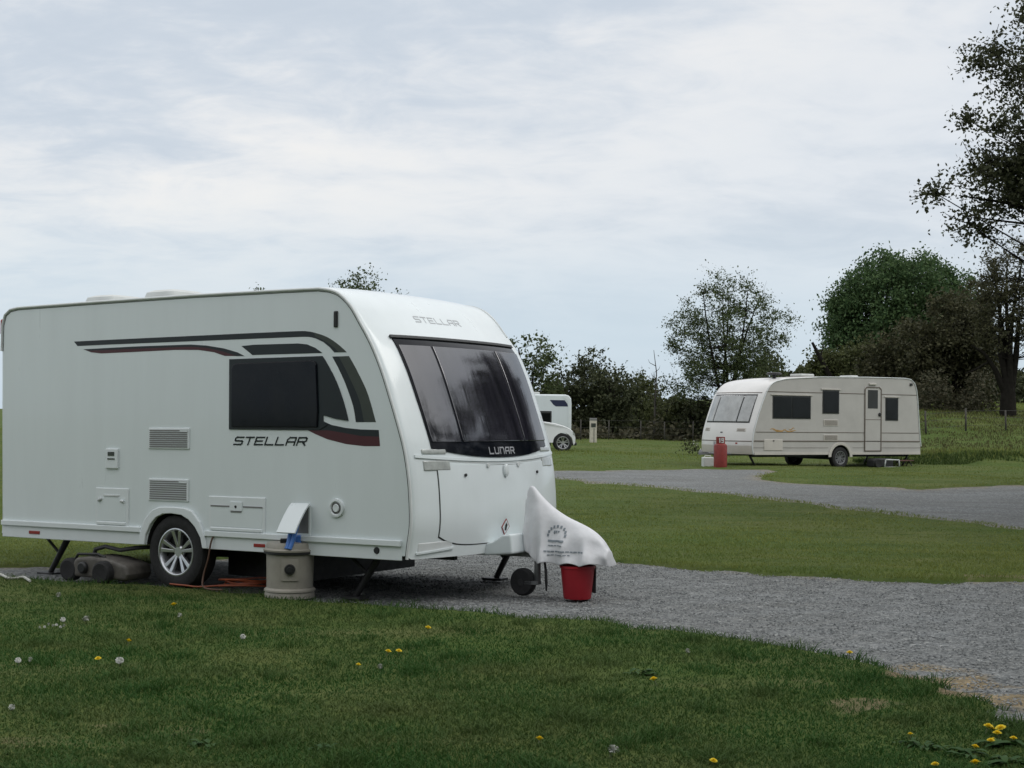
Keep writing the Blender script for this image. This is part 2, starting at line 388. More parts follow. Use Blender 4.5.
def sheet(name, x0, x1, y0, y1, st, sd, lim, soil):
    ax = np.arange(x0, x1, st); ay = np.arange(y0, y1, st); X, Y = np.meshgrid(ax, ay); X, Y = X.ravel(), Y.ravel()
    s = sd(X, Y); n1, n2 = len(ax), len(ay); I = np.arange(n1 * n2).reshape(n2, n1)
    q = np.stack([I[:-1, :-1], I[:-1, 1:], I[1:, 1:], I[1:, :-1]], -1).reshape(-1, 4)
    q = q[(s[q] < lim).all(1)]
    used = np.unique(q); re = np.full(len(X), -1); re[used] = np.arange(len(used))
    Z = H(X, Y) + (.006 * np.sin(X * 11 + np.sin(Y * 9)) * np.sin(Y * 13)) * (st < .1)
    return tag(fast_mesh(name, np.stack([X, Y, Z], 1)[used], re[q], GRAVEL_M, smooth=True, attr={'soil': soil(X, Y, s)[used]}), kind='structure')
def soil_pitch(X, Y, s):
    q = bare_patches(X, Y) * .9 * (s > -.8)
    return np.maximum(q, .35 * sstep(-.35, .05, s))
sheet('gravel_pitch', -7.6, 12, 6.4, 17.4, .055, sd_pitch, .2, soil_pitch)
sheet('gravel_track', -6, 19, 18.8, 47, .15, sd_track, .5, lambda X, Y, s: .42 * sstep(-.8, .1, s))

# loose stones lying on the near gravel
def stones():
    n = 40000
    X = RNG.uniform(-2.2, 6.5, n * 3); Y = RNG.uniform(6.8, 17.2, n * 3); s = sd_pitch(X, Y); k = (s < .05) & (np.abs(X) < .40 * Y + .3); X, Y = X[k][:n], Y[k][:n]; n = len(X)
    base = np.array([(1, 0, 0), (-1, 0, 0), (0, 1, 0), (0, -1, 0), (0, 0, 1), (0, 0, -.6)], float)
    fc = np.array([(0, 2, 4), (2, 1, 4), (1, 3, 4), (3, 0, 4), (2, 0, 5), (1, 2, 5), (3, 1, 5), (0, 3, 5)])
    r = RNG.uniform(.004, .0115, n); sc = RNG.uniform(.6, 1.4, (n, 6, 1)); a = RNG.uniform(0, 6.3, n)
    P = base[None] * sc * r[:, None, None]; P[:, :, 2] *= .7
    c, sn = np.cos(a)[:, None], np.sin(a)[:, None]
    PX = P[:, :, 0] * c - P[:, :, 1] * sn + X[:, None]; PY = P[:, :, 0] * sn + P[:, :, 1] * c + Y[:, None]; PZ = P[:, :, 2] + (H(X, Y) + r * .3)[:, None]
    V = np.stack([PX, PY, PZ], -1).reshape(-1, 3); Fc = (fc[None] + 6 * np.arange(n)[:, None, None]).reshape(-1, 3)
    return fast_mesh('loose_stones', V, Fc, foliage('stone_chips', (.10, .107, .109), (.33, .34, .335), .85, 0))
tag(stones(), 'loose grey stone chips scattered over the gravel pitch', 'gravel', kind='stuff')

# ------------------------------------------------------------------ grass
def blades(name, X, Y, Z, h, w, m, lean=.5, curl=.35):
    n = len(X); a = RNG.uniform(0, 2 * np.pi, n); t = RNG.uniform(0, 2 * np.pi, n); ln = RNG.uniform(0, lean, n) * h
    dx, dy = np.cos(a) * w / 2, np.sin(a) * w / 2; lx, ly = np.cos(t) * ln, np.sin(t) * ln
    V = np.empty((n, 5, 3))
    V[:, 0] = np.stack([X - dx, Y - dy, Z], 1); V[:, 1] = np.stack([X + dx, Y + dy, Z], 1)
    V[:, 2] = np.stack([X + dx * .8 + lx * curl, Y + dy * .8 + ly * curl, Z + h * .6], 1); V[:, 3] = np.stack([X - dx * .8 + lx * curl, Y - dy * .8 + ly * curl, Z + h * .6], 1)
    V[:, 4] = np.stack([X + lx, Y + ly, Z + h], 1)
    b = 5 * np.arange(n)[:, None]
    Fc = np.concatenate([b + np.array([[0, 1, 2]]), b + np.array([[0, 2, 3]]), b + np.array([[3, 2, 4]])])
    return fast_mesh(name, V.reshape(-1, 3), Fc, m)
def scatter(n, y0, y1, power, margin=.9, x0=None, x1=None):
    u = RNG.random(n); a = 1 - power
    Y = (y0 ** a + u * (y1 ** a - y0 ** a)) ** (1 / a) if abs(a) > 1e-6 else y0 * (y1 / y0) ** u
    lo, hi = -(.355 * Y + margin), .355 * Y + margin
    return RNG.uniform(0, 1, n) * (hi - lo) + lo, Y
def ground_z(X, Y): return H(X, Y)
G1 = foliage('lawn_blade', (.027, .080, .016), (.050, .108, .026), .7, .3, patch=(.085, .11, .036), pscale=.9)
G2 = foliage('verge_blade', (.155, .185, .042), (.225, .25, .072), .7, .35, patch=(.10, .155, .036), pscale=1.0, pstretch=(.25, 1, 1))
def lawn(n=380000):
    X, Y = scatter(n, 5.7, 15.0, 1.6, margin=2.0)
    s = sd_pitch(X, Y) + wob(X, Y); keep = (s > -.03) & (((X < -1) & (Y < 14.3)) | (Y < 12.4))
    keep &= (RNG.random(n) > 1.0 * bare_patches(X, Y)) & (RNG.random(n) < .35 + 2.5 * np.clip(s + .05, 0, .3))
    X, Y, s = X[keep], Y[keep], s[keep]
    pat = .5 + .5 * np.sin(X * 2.3 + 1.3 * np.sin(Y * 1.9)) * np.sin(Y * 2.7 + X * .8)
    clump = (np.sin(X * 7.3 + np.sin(Y * 5)) * np.sin(Y * 6.1 + np.sin(X * 4.3)) > .72)
    h = RNG.uniform(.012, .030, len(X)) * (.75 + .6 * pat) * np.where(clump, 1.9, 1) * np.where(s < .16, 1.6, 1)
    Z = H(X, Y) + LAWN - .004 - .03 * (s < .03)
    return blades('lawn_grass', X, Y, Z, h, RNG.uniform(.004, .008, len(X)), G1, 2.0)
tag(lawn(), 'short dark green lawn in front of the white caravan', 'grass', kind='stuff')
def verge(n=190000):
    X, Y = scatter(n, 12.9, 36, 1.8)
    sp = sd_pitch(X, Y) + wob(X, Y); st = sd_track(X, Y) + wob(X * .6, Y * .6) * 1.5
    keep = (sp > -.03) & (st > -.05) & (((X > .5) & (Y > 12.9)) | ((X < -4.5) & (Y > 14.0)) | (Y > 15))
    keep &= RNG.random(n) > bare_patches(X, Y)
    X, Y = X[keep], Y[keep]
    e = np.minimum(sp, st)[keep]
    h = RNG.uniform(.016, .036, len(X)) * np.where(e < .25, 1.45, 1) * (1 + .35 * np.sin(X * 1.7 + Y * 2.1) * np.sin(Y * 3.1))
    w = RNG.uniform(.004, .008, len(X)) * (Y / 13) ** .8
    return blades('verge_grass', X, Y, H(X, Y) + LAWN - .004, h, w, G2, 2.2)
tag(verge(), 'bright green mown grass strip between the gravel pitch and the track', 'grass', kind='stuff')
def field(n=110000):
    X, Y = scatter(n, 33, 95, 1.5, margin=1.5)
    st = sd_track(X, Y); keep = st > .1; X, Y = X[keep], Y[keep]
    rough = np.maximum(sstep(9.5, 14, X) * sstep(43.3, 44.5, Y) * sstep(47.5, 46, Y), (X < 9.5) * sstep(49.8, 51, Y + .12 * X) * sstep(54, 52.5, Y + .12 * X))
    rough = np.maximum(rough, .8 * sstep(76, 80, Y)); rough = np.maximum(rough, .5 * (X > 11) * sstep(49, 52, Y))
    h = RNG.uniform(.018, .045, len(X)) * (1 + np.where(X < 9.5, 2.0, 4.5) * rough); w = RNG.uniform(.008, .02, len(X)) * (Y / 40)
    return blades('field_grass', X, Y, H(X, Y) + .03, h, w, G2, .8)
tag(field(), 'rougher pasture grass beyond the gravel track', 'grass', kind='stuff')
def long_grass(n, x0, x1, y0, y1, h0, h1, m, w=.03):
    X = RNG.uniform(x0, x1, n); Y = RNG.uniform(y0, y1, n); k = (np.sin(X * 1.9 + np.sin(Y * 2)) * np.sin(Y * 2.7 + X) > -.55); Y = Y + .5 * np.sin(X * .8 + 1) + .3 * np.sin(X * 2.3); X, Y = X[k], Y[k]
    return blades('long_grass', X, Y, H(X, Y) + .02, RNG.uniform(h0, h1, len(X)), RNG.uniform(.5, 1, len(X)) * w, m, .9)
tag(long_grass(9000, 10.6, 20, 43.6, 45.6, .03, .17, foliage('bank_blade', (.030, .055, .014), (.070, .105, .028), .7, .25)), 'long dark green grass on the step of the bank right of the cream caravan', 'grass', kind='stuff')
tag(long_grass(20000, 11.3, 22, 45.8, 57, .04, .13, foliage('dry_blade', (.050, .056, .022), (.115, .105, .045), .75, .2)), 'drier brownish grass on top of the bank below the right fence', 'grass', kind='stuff')

# ------------------------------------------------------------------ letters drawn with straight strokes
GLYPH = {'S': [[(1, 1), (.12, 1), (0, .86), (0, .62), (.12, .5), (.88, .5), (1, .38), (1, .14), (.88, 0), (0, 0)]], 'T': [[(0, 1), (1, 1)], [(.5, 1), (.5, 0)]],
         'E': [[(1, 1), (0, 1), (0, 0), (1, 0)], [(0, .5), (.85, .5)]], 'L': [[(0, 1), (0, 0), (1, 0)]], 'A': [[(0, 0), (.0, .7), (.22, 1), (1, 1), (1, 0)], [(0, .42), (1, .42)]],
         'R': [[(0, 0), (0, 1), (.85, 1), (1, .86), (1, .58), (.85, .45), (0, .45)], [(.55, .45), (1, 0)]], 'U': [[(0, 1), (0, .14), (.12, 0), (.88, 0), (1, .14), (1, 1)]],
         'N': [[(0, 0), (0, 1), (.85, 1), (1, .86), (1, 0)]], '1': [[(.25, .8), (.55, 1), (.55, 0)]], '9': [[(1, .5), (0, .5), (0, 1), (1, 1), (1, 0), (0, 0)]]}
def lettering(name, text, w, h, gap, t, place, m, parent, shear=0, th=.003):
    """place(a, b, d): a along the line, b up, d out of the surface"""
    mb = MB(); a0 = 0
    for ch in text:
        for line in GLYPH[ch]:
            for (xa, ya), (xb, yb) in zip(line[:-1], line[1:]):
                p = np.array([xa * w, ya * h]); q = np.array([xb * w, yb * h]); d = q - p; L_ = np.hypot(*d)
                if L_ < 1e-6: continue
                d = d / L_; n = np.array([-d[1], d[0]]) * t / 2; p = p - d * t / 2; q = q + d * t / 2
                c = [p - n, q - n, q + n, p + n]
                c = [(a0 + k[0] + shear * k[1], k[1]) for k in c]
                mb.add([place(a, b, 0) for a, b in c] + [place(a, b, th) for a, b in c], [(0, 1, 2, 3), (7, 6, 5, 4), (0, 4, 5, 1), (1, 5, 6, 2), (2, 6, 7, 3), (3, 7, 4, 0)])
        a0 += w + gap
    return mb.build(name, m, parent)

# ------------------------------------------------------------------ caravans: a shell bowed out at the front
def resample(pts, step):
    out = []
    n = len(pts)
    for i in range(n):
        a, b = np.array(pts[i]), np.array(pts[(i + 1) % n]); L_ = np.hypot(*(b - a)); k = max(1, int(L_ / step))
        out += [tuple(a + (b - a) * j / k) for j in range(k)]
    return out
def smooth_front(pts, n):
    """Catmull-Rom through the front and roof points"""
    P = [np.array(p) for p in pts]; P = [2 * P[0] - P[1]] + P + [2 * P[-1] - P[-2]]; out = []
    for i in range(1, len(P) - 2):
        for k in range(n):
            t = k / n; a, b, c, d = P[i - 1:i + 3]
            out.append(tuple(.5 * ((2 * b) + (-a + c) * t + (2 * a - 5 * b + 4 * c - d) * t * t + (-a + 3 * b - 3 * c + d) * t ** 3)))
    out.append(tuple(P[-2])); return out

class Shell:
    def __init__(s, front, rest, W, bow, wheel_r, wheel_z, y_sign=1, bottom=.385, axle=0.0, edge=.03, skew=.26):
        s.skew = skew
        s.front = smooth_front(front, 4); s.W = W; s.bow = bow
        arch = [(axle + wheel_r * math.cos(a), wheel_z + wheel_r * math.sin(a)) for a in np.linspace(math.pi, 0, 19)]
        arch = [(axle - wheel_r, bottom)] + [q for q in arch if q[1] > bottom + .01] + [(axle + wheel_r, bottom)]
        low = resample([rest[-1], (axle - wheel_r - .02, bottom)], .4)
        low = low[:max(1, len(low) // 2)]
        s.loop = s.front + rest + arch + [(s.front[0][0] - .5, bottom)]
        s.narch = len(arch); s.arch0 = len(s.front) + len(rest)
        s.edge = edge; s.ys = y_sign
        s.fz = [p[1] for p in s.front]; s.fx = [p[0] for p in s.front]
    def g(s, y): return 1 - abs(2 * y / s.W - 1) ** 2.5 + s.skew * y / s.W
    def wz(s, z): return np.clip((s.ztop - z) / .5, 0, 1)
    @property
    def ztop(s): return max(s.fz)
    def fxy(s, y, z):
        """x of the front skin at distance y from the near side and height z"""
        return float(np.interp(z, s.fz, s.fx) + s.bow * s.g(y) * s.wz(z))
    def fn(s, y, z):
        e = .01; dx_y = (s.fxy(min(y + e, s.W), z) - s.fxy(max(y - e, 0), z)) / (min(y + e, s.W) - max(y - e, 0)); dx_z = (s.fxy(y, z + e) - s.fxy(y, z - e)) / (2 * e)
        v = Vector((1, -dx_y, -dx_z)).normalized(); return v
    def fp(s, y, z, d=0):
        n = s.fn(y, z); q = Vector((s.fxy(y, z), y, z)) + n * d
        return (q.x, q.y * s.ys, q.z)
    def body(s, mats, parent):
        L_ = s.loop; n = len(L_); W = s.W; mb = MB()
        ys = [0, .004, .012, .03, .07, .13, .2, .3, .45, .65, .9]; ys = ys[:6] + list(np.linspace(.13, W - .13, 27)) + [W - v for v in ys[:6][::-1]]
        nf = len(s.front); rows = []
        P = np.array(L_); T = np.roll(P, -1, 0) - np.roll(P, 1, 0); Nn = np.stack([T[:, 1], -T[:, 0]], 1); Nn /= np.linalg.norm(Nn, axis=1)[:, None] + 1e-9
        area = np.sum(P[:, 0] * np.roll(P[:, 1], -1) - np.roll(P[:, 0], -1) * P[:, 1])
        if area < 0: Nn = -Nn
        for yy in ys:
            d = min(yy, W - yy); r = s.edge; ins = r - math.sqrt(max(0, r * r - (r - d) ** 2)) if d < r else 0
            row = []
            for i, (a, b) in enumerate(L_):
                if i < nf: q = (a + s.bow * s.g(yy) * float(s.wz(b)), b)
                else: q = (a, b)
                k = ins if i < s.arch0 else 0
                crown = .03 * (1 - abs(2 * yy / W - 1) ** 2.5) * max(0, Nn[i][1]) ** 4 if i < s.arch0 else 0
                row.append((q[0] - Nn[i][0] * k, yy * s.ys, q[1] - Nn[i][1] * k + crown))
            rows.append(row)
        mb.grid(rows, 0, True, True)
        for j in range(len(ys) - 1):
            for i in range(n):
                if s.arch0 - 1 <= i: mb.mi[j * n + i] = 1
        mb.add(rows[0], [list(range(n))], 0); mb.add(rows[-1], [list(range(n))], 0)
        return mb.build('body', mats, parent, sharp=50)
    def panel(s, outline_y, z0, z1, nz, ny, d, th):
        """curved panel on the front skin; outline_y(z) gives its two y limits"""
        mb = MB(); A = []; Bk = []
        for i in range(nz + 1):
            for layer, dd in ((A, d), (Bk, d - th)):
                row = []
                for j in range(ny + 1):
                    u = j / ny; y0, y1 = outline_y(i / nz)[:2]; zz = outline_y(i / nz)[2](u); yy = y0 + (y1 - y0) * u
                    row.append(s.fp(yy, zz, dd))
                layer.append(row)
        mb.grid(A); mb.grid(Bk)
        rim = [A[0][j] for j in range(ny + 1)] + [A[i][ny] for i in range(1, nz + 1)] + [A[nz][j] for j in range(ny - 1, -1, -1)] + [A[i][0] for i in range(nz - 1, 0, -1)]
        rb = [Bk[0][j] for j in range(ny + 1)] + [Bk[i][ny] for i in range(1, nz + 1)] + [Bk[nz][j] for j in range(ny - 1, -1, -1)] + [Bk[i][0] for i in range(nz - 1, 0, -1)]
        mb.grid([rim, rb], closed=True, smooth=False)
        return mb

def make_wheel(name, parent, c, R_=.33, rim=.215, w=.2, face=-1, spokes=5, mats=None):
    """tyre with a spoked rim, axle along y; face = the side the spokes show"""
    rb, al, dk = mats or (M['rubber'], M['alloy'], M['black'])
    root = MB(); y0, y1 = c[1] + face * w / 2, c[1] - face * w / 2
    f = face
    prof = [(rim - .005, f * w * .44), (rim + .02, f * w * .5), (R_ * .86, f * w * .52), (R_ * .96, f * w * .44), (R_, f * w * .3), (R_, -f * w * .3), (R_ * .96, -f * w * .44), (R_ * .86, -f * w * .5), (rim, -f * w * .45)]
    t = MB().lathe(prof + [prof[0]], c, 'y', 36, cap=False).build('tyre', rb, None)
    wheel = t; wheel.name = name if False else 'wheel'; wheel.data.name = 'wheel'
    wheel.parent = parent
    rmb = MB()
    rmb.lathe([(rim, f * w * .46), (rim - .014, f * w * .47), (rim - .03, f * w * .36), (rim - .035, -f * w * .1)], c, 'y', 36, cap=False)
    rmb.lathe([(.0, f * w * .30), (.045, f * w * .30), (.06, f * w * .24), (.06, f * w * .1)], c, 'y', 20, cap=False)
    for k in range(spokes):
        for dlt in (-.19, .19):
            a = 2 * math.pi * k / spokes + .35; p0 = a + dlt * .9; p1 = a + dlt * 1.15
            def pt(r, ang, off, h):
                return (c[0] + r * math.cos(ang) - off * math.sin(ang), c[1] + h, c[2] + r * math.sin(ang) + off * math.cos(ang))
            ws0, ws1 = .012, .019
            v = [pt(.04, p0, -ws0, f * w * .30), pt(.04, p0, ws0, f * w * .30), pt(rim - .02, p1, ws1, f * w * .42), pt(rim - .02, p1, -ws1, f * w * .42),
                 pt(.04, p0, -ws0, f * w * .12), pt(.04, p0, ws0, f * w * .12), pt(rim - .02, p1, ws1, f * w * .25), pt(rim - .02, p1, -ws1, f * w * .25)]
            rmb.add(v, [(0, 1, 2, 3), (7, 6, 5, 4), (0, 4, 5, 1), (1, 5, 6, 2), (2, 6, 7, 3), (3, 7, 4, 0)])
    rmb.build('rim', al, wheel, bevel=.004)
    MB().lathe([(0, f * w * .06), (rim - .036, f * w * .06), (rim - .036, 0)], c, 'y', 24).build('brake_disc', dk, wheel)
    return wheel

# ================================================================== the white caravan in front
T = .01187; YAW = -.55341; WX, WY = -2.99127, 13.00884
van = thing('touring_caravan', (WX, WY, 0), 'large white caravan with dark grey and red stripes standing on the near gravel', 'caravan', (0, -T, YAW))
W = 2.2385
front = [(2.565, .395), (2.58, .514), (2.602, .65), (2.603, .795), (2.584, 1.035), (2.54, 1.275), (2.477, 1.476), (2.404, 1.678), (2.309, 1.923), (2.194, 2.155), (2.067, 2.348), (1.982, 2.467), (1.875, 2.563), (1.769, 2.61), (1.63, 2.633)]
rest = [(1.2, 2.637), (.2, 2.642), (-1.0, 2.637), (-2.13, 2.628), (-2.25, 2.612), (-2.33, 2.56), (-2.37, 2.45), (-2.375, 2.2), (-2.36, 1.3), (-2.345, .6), (-2.335, .385)]
S = Shell(front, rest, W, .17, .355, .36)
body = S.body([M['white'], M['liner']], van)
# awning rails along both edges
def rail_pts(yy, off=0.0):
    return [(a - off * .0, yy, b) for a, b in S.front] + [(a, yy, b) for a, b in rest[:8]]
for yy in (-.004, W + .004):
    pts = [Vector(p) for p in rail_pts(yy)]
    rp = []
    for i, q in enumerate(pts):
        d = pts[min(i + 1, len(pts) - 1)] - pts[max(0, i - 1)]; nrm = Vector((d.z, 0, -d.x)).normalized()
        rp.append(q - nrm * -.012 if False else q + Vector((-d.z, 0, d.x)).normalized() * .012)
    MB().tube(rp, .0125, 8).build('awning_rail', M['rail'], van)
    ins = []
    for i, q in enumerate(pts):
        d = pts[min(i + 1, len(pts) - 1)] - pts[max(0, i - 1)]
        ins.append(q + Vector((-d.z, 0, d.x)).normalized() * .033 + Vector((0, (.004 if yy < 1 else -.004), 0)))
    MB().tube(ins, .003, 6).build('rail_shadow_line', M['seal'], van)  # thin dark tube stands in for the shadow line under the rail
MB().tube([(a + S.bow * S.g(W - .07) * float(S.wz(b)), W - .07, b + .004) for a, b in S.front if b > 2.27], .008, 6).build('edge_seam', M['rail'], van)
# skirts with a raised moulding
for yy, sg in ((0, -1), (W, 1)):
    sk = MB()
    for x0, x1 in ((-2.32, -.42), (.37, 2.50)):
        a, b = (yy - .004, yy + .006) if sg < 0 else (yy - .006, yy + .004)
        sk.box(x0, x1, a, b, .383, .50)
        c, d = (yy - .026, yy + .005) if sg < 0 else (yy - .005, yy + .026)
        sk.box(x0, x1, c, d, .497, .545)
    sk.build('skirt', M['trim'], van, bevel=.008)
    am = MB()
    outer = [(-.44, .387), (-.42, .50), (-.36, .62), (-.27, .705), (-.18, .735), (-.03, .74), (.13, .735), (.22, .71), (.31, .62), (.37, .50), (.40, .387)]
    inner = [(-.36, .387), (-.345, .48), (-.29, .575), (-.22, .64), (-.13, .675), (-.03, .682), (.09, .672), (.18, .635), (.26, .57), (.325, .48), (.35, .387)]
    a, b = (yy - .03, yy + .006) if sg < 0 else (yy - .006, yy + .03)
    am.ring(outer, inner, a, b); am.build('wheel_arch', M['trim'], van, bevel=.008)
for yy, f in ((.105, -1), (W - .105, 1)):
    make_wheel('wheel', van, (-.01, yy, .335), R_=.34, face=f)
MB().box(-.05, .05, .2, W - .2, .26, .34).box(-2.2, 2.5, .75, .80, .33, .40).box(-2.2, 2.5, W - .80, W - .75, .33, .40).box(.22, 1.2, .45, 2.0, .11, .384).box(-.5, .5, 1.0, 1.25, .2, .384).build('chassis', M['darksteel'], van)  # axle and rails; the big underfloor box is added to darken below the caravan
# decals, each a thin film of its own
def film(pts, m, d, name='stripe'):
    return MB().prism(pts, -d, .004).build(name, m, van)
stripe_dark = [(-1.339, 2.263), (-0.771, 2.266), (-0.027, 2.268), (0.899, 2.271), (1.40, 2.271), (1.48, 2.269), (1.535, 2.262), (1.58, 2.253), (1.6, 2.202), (1.56, 2.212), (1.521, 2.218), (1.46, 2.221), (0.9, 2.221), (-0.026, 2.221), (-0.77, 2.221), (-1.29, 2.219)]
stripe_tail = smooth_front([(1.58, 2.253), (1.678, 2.226), (1.757, 2.193), (1.834, 2.148), (1.893, 2.106), (1.928, 2.077)], 4) + smooth_front([(1.797, 2.08), (1.748, 2.126), (1.679, 2.171), (1.6, 2.202)], 4)
tail_dark = [(1.585, 2.222), (1.66, 2.195), (1.735, 2.158), (1.80, 2.118), (1.845, 2.08), (1.797, 2.08), (1.748, 2.126), (1.679, 2.171), (1.6, 2.202)]
stripe_red = [(-1.21, 2.186), (-0.516, 2.194), (0.165, 2.192), (0.354, 2.178), (0.563, 2.147), (0.723, 2.108), (0.803, 2.074), (0.576, 2.08), (0.448, 2.116), (0.261, 2.141), (-0.025, 2.149), (-0.515, 2.144), (-0.973, 2.141), (-1.104, 2.155)]
red_top = [(-1.21, 2.186), (-0.516, 2.194), (0.165, 2.192), (0.354, 2.178), (0.563, 2.147), (0.723, 2.108), (0.803, 2.074), (0.712, 2.076), (0.563, 2.118), (0.354, 2.159), (0.166, 2.173), (-0.516, 2.174), (-1.131, 2.171)]
eyebrow = [(0.768, 2.162), (0.914, 2.169), (1.403, 2.166), (1.503, 2.156), (1.592, 2.124), (1.671, 2.078), (0.896, 2.08)]
win = [(0.636, 1.436), (0.633, 2.05)] + smooth_front([(1.672, 2.053), (1.721, 1.992), (1.821, 1.84), (1.901, 1.665), (1.953, 1.51)], 5) + [ (1.808, 1.528), (1.687, 1.557), (1.688, 1.505), (1.731, 1.476), (1.654, 1.438), (1.517, 1.432)]
pane = [(0.672, 1.455), (0.667, 1.961), (0.683, 1.996), (0.719, 2.011), (1.565, 2.019), (1.604, 2.007), (1.62, 1.981), (1.64, 1.6), (1.631, 1.453)]
sw_dark = [(1.688, 1.505), (1.77, 1.476), (1.924, 1.451), (2.076, 1.439), (2.262, 1.435), (2.267, 1.38), (2.077, 1.385), (1.906, 1.409), (1.732, 1.431), (1.596, 1.429), (1.517, 1.432)]
sw_red = [(1.517, 1.432), (1.596, 1.429), (1.732, 1.431), (1.906, 1.409), (2.077, 1.385), (2.267, 1.38), (2.276, 1.303), (2.116, 1.302), (1.926, 1.318), (1.734, 1.355), (1.596, 1.4)]
fin = [(1.846, 2.046)] + smooth_front([(1.951, 2.046), (2.029, 1.935), (2.145, 1.738), (2.233, 1.499)], 5) + smooth_front([(2.112, 1.499), (2.062, 1.679), (1.954, 1.876)], 5)
fin_dark = [(1.775, 2.046)] + smooth_front([(1.846, 2.046), (1.954, 1.876), (2.062, 1.679), (2.112, 1.499)], 5) + smooth_front([(2.027, 1.499), (1.997, 1.634), (1.917, 1.816), (1.838, 1.954)], 5)
film(stripe_dark, M['decal'], .0015); film(stripe_tail, M['decal_grey'], .0015); film(tail_dark, M['decal'], .0025)
film(stripe_red, M['decal_red'], .0015); film(red_top, M['decal'], .0025); film(eyebrow, M['decal'], .0015)
film(sw_dark, M['decal'], .0015); film(sw_red, M['decal_red'], .0015); film(fin, M['decal_grey'], .0015); film(fin_dark, M['decal'], .0018)
w1 = MB().prism(win, -.008, .004).build('side_window', M['decal'], van)
MB().prism(pane, -.022, -.004).build('pane', M['tint'], w1, bevel=.012, seg=3)
lettering('lettering', 'STELLAR', .088, .062, .030, .013, lambda a, b, d: (.69 + a, -.001 - d, 1.306 + b), M['decal'], van, shear=.45)
# vents, hatches and fittings on the near side
def vent(x0, x1, z0, z1):
    f = MB().box(x0, x1, -.012, .003, z0, z1).build('vent', M['trim'], van, bevel=.006)
    s_ = MB(); n = 9
    for i in range(n):
        zz = z0 + .022 + (z1 - z0 - .044) * i / (n - 1)
        s_.box(x0 + .022, x1 - .022, -.017, -.010, zz - .0055, zz + .0045)
    s_.build('slats', M['grille'], f)
    MB().box(x1 - .11, x1 - .02, -.0195, -.008, z1 - .035, z1 - .02).build('latch', M['trim'], f)
vent(-.34, .168, 1.258, 1.447); vent(-.333, .162, .79, .99)
def hatch(x0, x1, z0, z1, name, two_latches):
    h = MB().box(x0, x1, -.010, .003, z0, z1).build(name, M['trim'], van, bevel=.012, seg=3)
    MB().box(x0 + .035, x1 - .035, -.0125, -.008, z0 + .085, z1 - .09).build('inset', M['white'], h)
    g_ = MB()
    g_.box(x0 + .03, x1 - .03, -.022, -.008, z0 + .045, z0 + .075); g_.build('ledge', M['trim'], h, bevel=.006)
    if two_latches:
        k = MB(); xm = (x0 + x1) / 2
        k.box(xm - .10, xm + .10, -.018, -.009, z1 - .075, z1 - .062)
        k.tube([(x0 + .05, -.02, z1 - .12), (x0 + .09, -.025, z1 - .095)], .012); k.tube([(x1 - .09, -.02, z1 - .115), (x1 - .05, -.02, z1 - .12)], .012)
        k.build('latch', M['rail'], h)
    else:
        xm = (x0 + x1) / 2; k = MB()
        k.box(x0 + .03, xm - .08, -.016, -.008, z1 - .09, z1 - .078); k.box(xm + .08, x1 - .03, -.016, -.008, z1 - .09, z1 - .078); k.box(xm - .06, xm + .06, -.017, -.008, z1 - .135, z1 - .122)
        k.build('shadow_gap', M['grille'], h)
        MB().box(xm - .07, xm + .07, -.02, -.0085, z1 - .12, z1 - .045).lathe([(.012, -.024), (.012, -.012)], (xm, 0, z1 - .085), 'y', 10, mi=1).build('latch', [M['trim'], M['black']], h)
hatch(-1.02, -.585, .505, .89, 'toilet_hatch', True)
hatch(.405, 1.06, .505, .85, 'locker_hatch', False)
sk = MB().box(-.885, -.722, -.02, .003, 1.07, 1.255).build('mains_socket', M['trim'], van, bevel=.008)
MB().box(-.845, -.765, -.026, -.018, 1.19, 1.225).box(-.85, -.76, -.026, -.018, 1.155, 1.166).build('mark', M['decal_grey'], sk)
fl = MB().lathe([(0, -.02), (.03, -.022), (.036, -.012), (.05, -.012), (.058, -.022), (.075, -.02), (.08, .004)], (1.835, 0, .787), 'y', 24).build('gas_vent', M['trim'], van)
MB().lathe([(.038, -.016), (.048, -.016)], (1.835, 0, .787), 'y', 24).build('groove', M['grille'], fl)
bx = MB().box(1.375, 1.56, -.010, .003, .545, .80).build('water_inlet', M['trim'], van, bevel=.006)
MB().box(1.395, 1.54, -.0115, -.008, .565, .78).build('recess', M['grille'], bx)
flap = []
for i in range(9):
    u = i / 8; flap.append((-.02 - .19 * u ** .85, .81 - .215 * u - .02 * u * u))
fm = MB()
rows = [[(1.37, a, b), (1.565, a, b)] for a, b in flap]; rows2 = [[(1.37, a - .012, b + .008), (1.565, a - .012, b + .008)] for a, b in flap]
fm.grid(rows); fm.grid(rows2)
fm.grid([[r[0] for r in rows], [r[0] for r in rows2]]); fm.grid([[r[1] for r in rows], [r[1] for r in rows2]]); fm.grid([rows[-1], rows2[-1]]); fm.grid([rows[0], rows2[0]])
fm.build('flap', M['white'], bx)
wl = MB(); wl.tube([(1.43, -.06, .70), (1.43, -.10, .60), (1.44, -.14, .50), (1.44, -.17, .44)], .022); wl.tube([(1.48, -.06, .70), (1.48, -.10, .60), (1.475, -.14, .50), (1.47, -.17, .44)], .018)
wl.build('water_hose', M['blue'], bx)
MB().box(1.795, 1.835, -.016, .003, 2.288, 2.425).build('marker_light', M['black'], van, bevel=.012, seg=3)
MB().box(-1.93, -1.78, -.012, -.002, .425, .455).build('side_reflector', M['red_lens'], van, bevel=.004)
MB().box(.93, 1.06, -.010, -.002, .425, .455).build('side_reflector', M['red_lens'], van, bevel=.004)
MB().lathe([(0, -.012), (.026, -.012), (.03, -.002)], (2.25, 0, .455), 'y', 14).build('jack_hole', M['black'], van)
